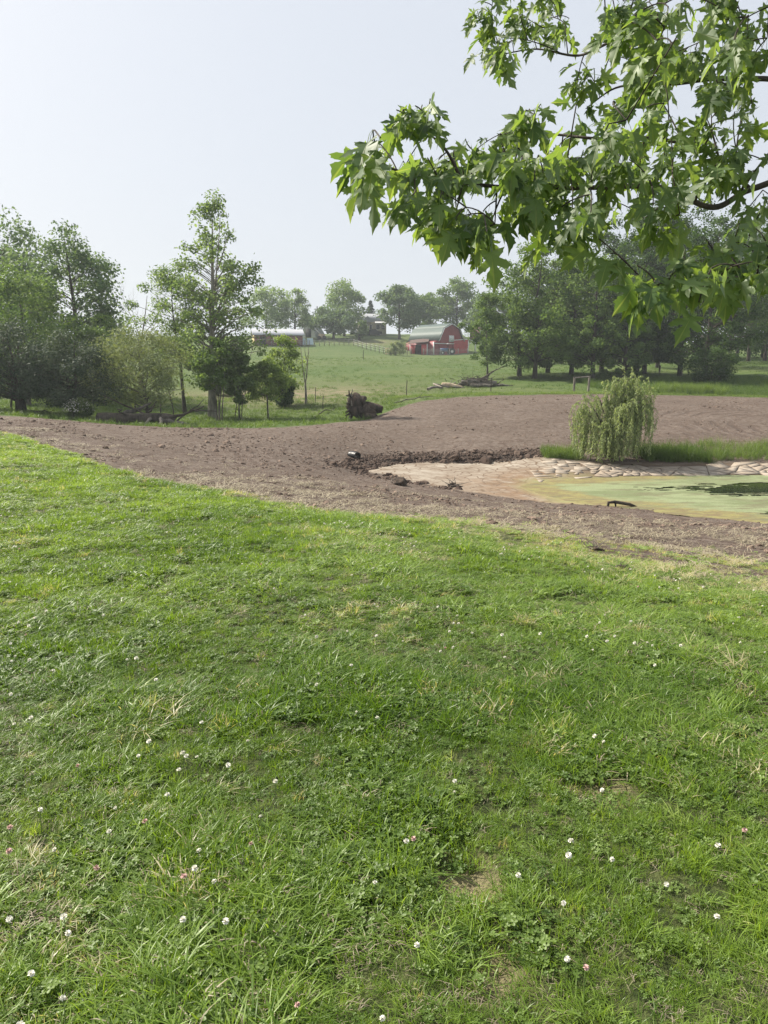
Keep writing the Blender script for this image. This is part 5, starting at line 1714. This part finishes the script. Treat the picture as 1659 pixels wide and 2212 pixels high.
# utility pole
b = at_px(688, 192)
up = thing('utility_pole', 'wooden utility pole left of the dark farm oak', 'utility pole', tuple(b))
obj('pole', MB().tube([(0, 0, -.3), (0, 0, 7.0)], [.16, .11], 8).mesh('pole', True), M['bark_dark'], up)
obj('crossarm', MB().box((0, -.14, 6.3), (1.6, .1, .12)).mesh('crossarm'), M['bark_dark'], up)
# white machinery by the lane
b = at_px(697, 175)
mc = thing('loader', 'white and rust coloured loader parked by the lane below the oak', 'loader', tuple(b))
obj('body', MB().box((0, 0, .9), (1.4, 1.0, .8)).mesh('body'), M['wood_fresh'], mc)
obj('boom', MB().bar((-.2, 0, 1.2), (-1.6, 0, 2.6), .22).mesh('boom'), M['trim'], mc)
for x_ in (-.6, .6):
    obj('wheel', MB().tube([(x_, -.65, .45), (x_, -.4, .45)], .45, 14).mesh('wheel'), M['rubber'], mc)


# hill fences
def fence(label, pa, Ya, pb, Yb, n, h, rails, mat='wood_grey', w=.12):
    o = thing('farm_fence', label, 'fence', tuple(at_px(pa, Ya)), 0, 'fences of the farm')
    o0 = at_px(pa, Ya)
    tops = []
    me_ = MB().box((0, 0, h / 2 - .1), (w, w, h + .2)).mesh('post')
    for q in range(n):
        f = q / (n - 1)
        p_ = at_px(pa + (pb - pa) * f, Ya + (Yb - Ya) * f) - o0
        obj('post', me_, M[mat], o, tuple(p_))
        tops.append(p_)
    for rz_ in rails:
        mb = MB()
        for a0, a1 in zip(tops[:-1], tops[1:]):
            mb.bar(a0 + (0, -w, rz_), a1 + (0, -w, rz_), .05, .03)
        obj('wire', mb.mesh('wire'), M['steel'], o)
    return o


fence('wire fence along the hill crest from shed to oak', 650, 161, 765, 164, 12, 1.2, (.4, .75, 1.1))
fence('corral fence below the small round tree', 765, 163, 838, 150, 9, 1.4, (.4, .8, 1.2))
fence('wire fence from the corral gate to the barn', 862, 150, 888, 153, 4, 1.3, (.4, .9))
b = at_px(843, 149.5)
gt = thing('wooden_gate', 'pale wooden slatted gate in the corral fence', 'gate', tuple(b))
for q in range(4):
    obj('slat', MB().box((0, 0, .25 + q * .32), (1.9, .06, .15)).mesh('slat'), M['wood_fresh'], gt)
for x_ in (-.95, .95):
    obj('post', MB().box((x_, .08, .6), (.14, .1, 1.6)).mesh('post'), M['wood_grey'], gt)
b = at_px(850, 147)
tree('flowering_shrub', 'pale yellow green shrub beside the corral gate', b, 2.6, 1.7, 'round', .06, 34, 2000, .2, .6, 'leaf_sage', 'bark_grey', .05, seed=95, stems=3, cat='shrub')

# ------------------------------------------------------------------ the maple overhead
half = [(0, 0), (.09, -.015), (.20, -.075), (.30, -.06), (.40, -.10), (.335, .01), (.33, .07), (.25, .13), (.19, .20), (.27, .235), (.34, .30), (.44, .315), (.47, .39), (.64, .53), (.50, .505), (.47, .57), (.37, .52),
        (.31, .53), (.22, .455), (.125, .405), (.145, .50), (.235, .585), (.205, .66), (.265, .765), (.165, .775), (.135, .86), (.07, .93), (0, 1.10)]


def maple_leaf(seed, name):
    r2 = np.random.default_rng(seed)
    V, F = [], []
    fold, curl, tw = r2.uniform(-.1, .8), r2.uniform(.1, 1.4), r2.normal(0, .4)
    wx_, lob, ser = r2.uniform(.78, 1.12), r2.uniform(.82, 1.12), r2.uniform(.006, .02)
    for sgn in (1, -1):
        pts = [(sgn * x_ * wx_ * r2.uniform(.92, 1.08) * (lob if .2 < y_ < .6 else 1), y_ + r2.normal(0, ser) if x_ else y_) for x_, y_ in half]
        mid = [(0, .75), (0, .45), (0, .22)]
        poly = pts + mid
        tris = tessellate_polygon([[Vector((x_, y_, 0)) for x_, y_ in poly]])
        base = len(V)
        for x_, y_ in poly:
            z_ = abs(x_) * fold - curl * .45 * (y_ ** 2) * .6 - .85 * x_ * x_ * curl + tw * x_ * y_ * .6 + .02 * math.sin(14 * y_ + 9 * x_)
            V.append((x_, y_, z_))
        for tr_ in tris:
            a_, b_, c_ = [Vector((*poly[q], 0)) for q in tr_]
            up_ = (b_ - a_).cross(c_ - a_).z > 0
            F.append([base + q for q in (tr_ if up_ else tr_[::-1])])
    # petiole
    V, F = np.array(V), np.array(F)
    k = len(V)
    w_ = .012
    pv = np.array([(-w_, 0, 0), (w_, 0, 0), (w_ * .8, -.32, .05), (-w_ * .8, -.32, .05), (-w_ * .7, -.62, .02), (w_ * .7, -.62, .02)])
    V = np.vstack([V, pv])
    F2 = np.array([(k, k + 3, k + 2), (k, k + 2, k + 1), (k + 3, k + 4, k + 5), (k + 3, k + 5, k + 2)])
    return V, np.vstack([F, F2])


def maple_mat(name, c0, c1, tr_c):
    t = NT(name)
    geo = t.n('ShaderNodeNewGeometry')
    oi = t.attr('tint')
    co = t.attr('leafuv', out='Vector')
    sp_ = t.n('ShaderNodeSeparateXYZ')
    t.l(co, sp_.inputs[0])
    # veins: rays from the leaf base
    an = t.mth('ARCTAN2', t.mth('ABSOLUTE', sp_.outputs[0]), sp_.outputs[1])
    v = None
    for a_ in (0.0, .87, 1.75):
        d_ = t.mth('ABSOLUTE', t.mth('SUBTRACT', an, a_))
        r_ = t.rng(d_, .012, .05, 1, 0)
        v = r_ if v is None else t.mth('MAXIMUM', v, r_)
    col = t.mix(oi, c0, c1)
    col = t.mix(t.mth('MULTIPLY', v, .45), col, (c1[0] * 1.9, c1[1] * 1.5, c1[2] * 1.9))
    n1 = t.noise(40, 4, .6, t.pos())
    col = t.mix(t.rng(n1, .55, .8, 0, .35), col, tuple(q * .55 for q in c0))
    under = t.mix(.65, col, (.28, .34, .24))
    col2 = t.mix(geo.outputs['Backfacing'], col, under)
    b_ = t.bsdf(col2, .5, .35, t.bump(v, .002))
    tl = t.n('ShaderNodeBsdfTranslucent')
    mm = t.n('ShaderNodeMix', data_type='RGBA', blend_type='MULTIPLY')
    mm.inputs[0].default_value = 1
    t.l(col, mm.inputs[6])
    t.val(tr_c, mm.inputs[7])
    t.l(mm.outputs[2], tl.inputs[0])
    ms = t.n('ShaderNodeMixShader')
    ms.inputs[0].default_value = .5
    t.l(b_, ms.inputs[1])
    t.l(tl.outputs[0], ms.inputs[2])
    return t.finish(ms.outputs[0])


M['maple'] = maple_mat('maple_leaf', (.074, .130, .042), (.175, .255, .085), (1.6, 1.55, .55))
M['maple_red'] = maple_mat('maple_leaf_red', (.34, .19, .11), (.44, .30, .18), (1.2, 1.0, .7))
LV = [maple_leaf(300 + q, 'leaf') for q in range(16)]


def leaf_mesh(V, F, tint, mat, name='leaf', uv=None):
    me = make_mesh(name, V, [F], False, tint)
    A = me.attributes.new('leafuv', 'FLOAT_VECTOR', 'POINT')
    A.data.foreach_set('vector', (V if uv is None else uv).astype(np.float32).ravel())
    me.materials.append(mat)
    return me


leaf_protos = [[leaf_mesh(V, F, np.full(len(F), tv), M['maple']) for tv in (.1, .5, .9)] + [leaf_mesh(V, F, np.full(len(F), .5), M['maple_red'])] for V, F in LV]

TRUNK = np.array((3.75, 4.3, zpt(3.75, 4.3)))
mp_ = thing('maple_tree', 'maple tree whose leafy boughs hang into the upper right corner', 'tree', tuple(TRUNK))
tl_ = np.array([TRUNK + q for q in ((0, 0, -.2), (.03, 0, 1.0), (-.02, .03, 2.2), (.05, .05, 3.6), (.0, .1, 5.2))])
obj('trunk', MB().tube(tl_ - TRUNK, [.27, .21, .18, .14, .09], 12, True, .04).mesh('trunk', True), M['bark_grey'], mp_)
BR = [([(1980, 470, 3.7), (1760, 385, 3.4), (1625, 408, 3.2), (1540, 448, 3.0), (1430, 405, 2.85), (1300, 405, 2.7), (1150, 408, 2.6), (1000, 395, 2.5), (870, 372, 2.35), (800, 340, 2.25)], .016, .0026),
      ([(1980, 330, 3.9), (1750, 190, 3.6), (1560, 170, 3.4), (1420, 175, 3.5), (1345, 88, 3.8), (1250, 120, 4.0), (1160, 106, 4.2), (1080, 118, 4.25)], .015, .0025),
      ([(2000, 640, 3.2), (1760, 600, 2.8), (1600, 602, 2.5), (1480, 600, 2.3), (1395, 625, 2.2)], .014, .003),
      ([(1980, 60, 3.4), (1700, -60, 2.9), (1500, -40, 2.6), (1400, -40, 2.7), (1250, -60, 3.2)], .014, .004),
      ([(1620, 408, 3.2), (1530, 330, 3.1), (1420, 300, 3.0), (1300, 300, 2.7), (1190, 290, 2.8), (1080, 290, 2.8)], .009, .0025),
      ([(1000, 395, 2.5), (960, 320, 2.5), (900, 270, 2.5)], .006, .002), ([(1420, 180, 3.5), (1330, 190, 3.7), (1265, 235, 3.8)], .007, .002)]
nodes = []
bmb = []
for rows, r0, r1 in BR:
    pl = np.array([P(*q) for q in rows])
    if rows[0][0] > 1900:
        hz = pl[0][2] - .5
        st_ = np.array([np.interp(hz, tl_[:, 2], tl_[:, q]) for q in range(3)])
        pl = np.vstack([st_, pl])
    s = np.linspace(0, len(pl) - 1, (len(pl) - 1) * 8 + 1)
    # Catmull-Rom through the points
    pe = np.vstack([2 * pl[0] - pl[1], pl, 2 * pl[-1] - pl[-2]])
    out = []
    for q in s:
        i_ = min(int(q), len(pl) - 2)
        f = q - i_
        p0, p1, p2, p3 = pe[i_], pe[i_ + 1], pe[i_ + 2], pe[i_ + 3]
        out.append(.5 * (2 * p1 + (p2 - p0) * f + (2 * p0 - 5 * p1 + 4 * p2 - p3) * f * f + (3 * p1 - p0 - 3 * p2 + p3) * f ** 3))
    out = np.array(out)
    rad = np.linspace(r0, r1, len(out))
    obj('branch', MB().tube(out - TRUNK, rad, 8, True).mesh('branch', True), M['bark_dark'], mp_)
    for k, q in enumerate(out):
        nodes.append((q, rad[k]))
CL = [(815, 385, 40, 62, 2.2, 14), (900, 290, 55, 48, 2.5, 17), (905, 430, 75, 60, 2.35, 20), (1000, 360, 80, 60, 2.6, 19), (1030, 465, 100, 65, 2.5, 30), (1075, 310, 50, 40, 2.8, 11), (1120, 420, 90, 85, 2.6, 32), (1180, 300, 60, 45, 2.9, 13),
      (1230, 430, 100, 90, 2.6, 38), (1300, 290, 70, 55, 2.35, 16), (1350, 420, 110, 105, 2.75, 46), (1060, 560, 55, 30, 2.3, 8), (965, 500, 60, 45, 2.4, 12), (1200, 520, 90, 45, 2.55, 15), (1470, 340, 100, 110, 3.0, 44), (1600, 370, 90, 60, 3.0, 26),
      (1300, 560, 35, 35, 2.4, 5), (1420, 500, 55, 25, 2.7, 8), (1085, 90, 60, 80, 4.15, 46), (1180, 50, 80, 50, 4.1, 32), (1265, 205, 35, 60, 3.8, 16), (1330, 50, 80, 55, 3.3, 30), (1440, 60, 90, 75, 2.4, 26), (1590, 80, 90, 90, 2.8, 38),
      (1500, 190, 120, 75, 3.2, 44), (1600, 240, 80, 70, 3.0, 28), (1380, 200, 65, 60, 3.6, 26), (1390, 655, 40, 55, 2.2, 10), (1460, 605, 50, 35, 2.3, 9), (1560, 595, 80, 50, 2.5, 22), (1505, 690, 6, 14, 2.3, 1), (1625, 560, 50, 70, 2.6, 18),
      (1550, 640, 60, 30, 2.6, 8), (1740, 300, 80, 250, 3.2, 60), (1740, 560, 70, 90, 2.8, 24), (1500, -70, 200, 60, 2.9, 40), (1250, -60, 120, 50, 3.6, 24), (1630, 470, 30, 40, 2.9, 8)]
r_ = np.random.default_rng(4242)
twigs = MB()
leaves = []
for px_, py_, rx, ry, Yd, nl in CL:
    nl = int(nl * (2.1 if px_ < 1420 else 1.9)) if nl > 1 else 1
    nt = max(1, int(round(nl / 5.0)))
    left = nl
    for q in range(nt):
        k = left // (nt - q)
        left -= k
        a_, d_ = r_.uniform(0, 6.28), math.sqrt(r_.uniform())
        tip = P(px_ + rx * d_ * math.cos(a_), py_ - 38 + ry * d_ * math.sin(a_), Yd + r_.normal(0, .16))
        npos = np.array([w_[0] for w_ in nodes])
        dd = np.linalg.norm(npos - tip, axis=1) + np.where(npos[:, 0] < tip[0], .12, 0) + .25 * np.maximum(npos[:, 2] - tip[2] - .3, 0)
        i_ = int(np.argmin(dd))
        st_, rs = nodes[i_]
        L_ = np.linalg.norm(tip - st_)
        s = np.linspace(0, 1, 6)[:, None]
        mid = (st_ + tip) / 2 + r_.normal(0, .07, 3) * L_ + np.array((0, 0, .10 * L_))
        pl = (1 - s) ** 2 * st_ + 2 * s * (1 - s) * mid + s * s * tip
        twigs.tube(pl - TRUNK, np.linspace(min(rs * .6, .006), .0018, 6), 5, False)
        for m in (2, 3, 4, 5):
            nodes.append((pl[m], .004))
        td = pl[-1] - pl[-3]
        td /= np.linalg.norm(td) + 1e-9
        for m in range(k):
            f = 1 - .55 * (m // 2) / max(1, (k - 1) / 2) if k > 1 else 1
            bp_ = np.array([np.interp(f, s[:, 0], pl[:, c]) for c in range(3)])
            ha = r_.uniform(0, 6.28)
            hd = np.array((math.cos(ha), math.sin(ha), 0))
            axis = hd * r_.uniform(.15, .9) + np.array((-.12, -.1, -r_.uniform(.35, 1.15))) + td * .3
            axis /= np.linalg.norm(axis)
            nv = hd * .3 + np.array((-.25, -.35, .75)) + r_.normal(0, .55, 3)
            nv -= axis * (nv @ axis)
            nv /= np.linalg.norm(nv)
            size = (.040 + .056 * r_.uniform() ** 1.5) * (1.15 if px_ < 860 else 1.0)
            pos = bp_ + axis * size * .6
            xv = np.cross(axis, nv)
            R = np.stack([xv, axis, nv], 1)
            leaves.append((pos, R, size))
obj('twigs', twigs.mesh('twigs', True), M['bark_dark'], mp_)['kind'] = 'stuff'
# the largest 290 in view are single leaves, the rest one mass
def inview(p):
    d = p - np.array((0, 0, CAM_Z))
    f = d[1] * CP - d[2] * SP
    u = d[0] / f
    v = (-d[1] * SP - d[2] * CP) / f
    return abs(u) < .5 and abs(v) < .66


order = sorted(range(len(leaves)), key=lambda q: -(leaves[q][2] / leaves[q][0][1] if inview(leaves[q][0]) else 0))
big = set(order[:290])
fV, fF, fT, fU, k0 = [], [], [], [], 0
for q, (pos, R, size) in enumerate(leaves):
    vi = int(r_.integers(0, 16))
    red = r_.uniform() < .02 and size < .062
    if q in big:
        o = obj('leaf', leaf_protos[vi][3 if red else int(r_.integers(0, 3))], None, mp_)
        m4 = Matrix.Identity(4)
        for a_ in range(3):
            for c_ in range(3):
                m4[a_][c_] = R[a_, c_] * size
            m4[a_][3] = pos[a_] - TRUNK[a_]
        o.matrix_local = m4
    else:
        V, F = LV[vi]
        fV.append((V * size) @ R.T + pos - TRUNK)
        fF.append(F + k0)
        fU.append(V)
        fT.append(np.full(len(F), r_.uniform(0, 1)))
        k0 += len(V)
fo = obj('foliage', leaf_mesh(np.vstack(fV), np.vstack(fF), np.concatenate(fT), M['maple'], 'foliage', np.vstack(fU)), None, mp_)
fo['kind'] = 'stuff'

# ------------------------------------------------------------------ summer haze
me = MB().box((0, 370, 17), (3500, 820, 58)).mesh('haze')
t = NT('haze')
pv = t.n('ShaderNodeVolumePrincipled')
pv.inputs['Color'].default_value = (.88, .96, 1.0, 1)
pv.inputs['Density'].default_value = .00055
pv.inputs['Anisotropy'].default_value = .25
t.l(pv.outputs[0], t.out.inputs['Volume'])
tag(obj('haze', me, t.m), 'thin summer haze over the whole valley', 'haze', None, 'stuff')
print('triangles', sum(len(m.loops) - 2 * len(m.polygons) for m in bpy.data.meshes), 'leaves', len(leaves))
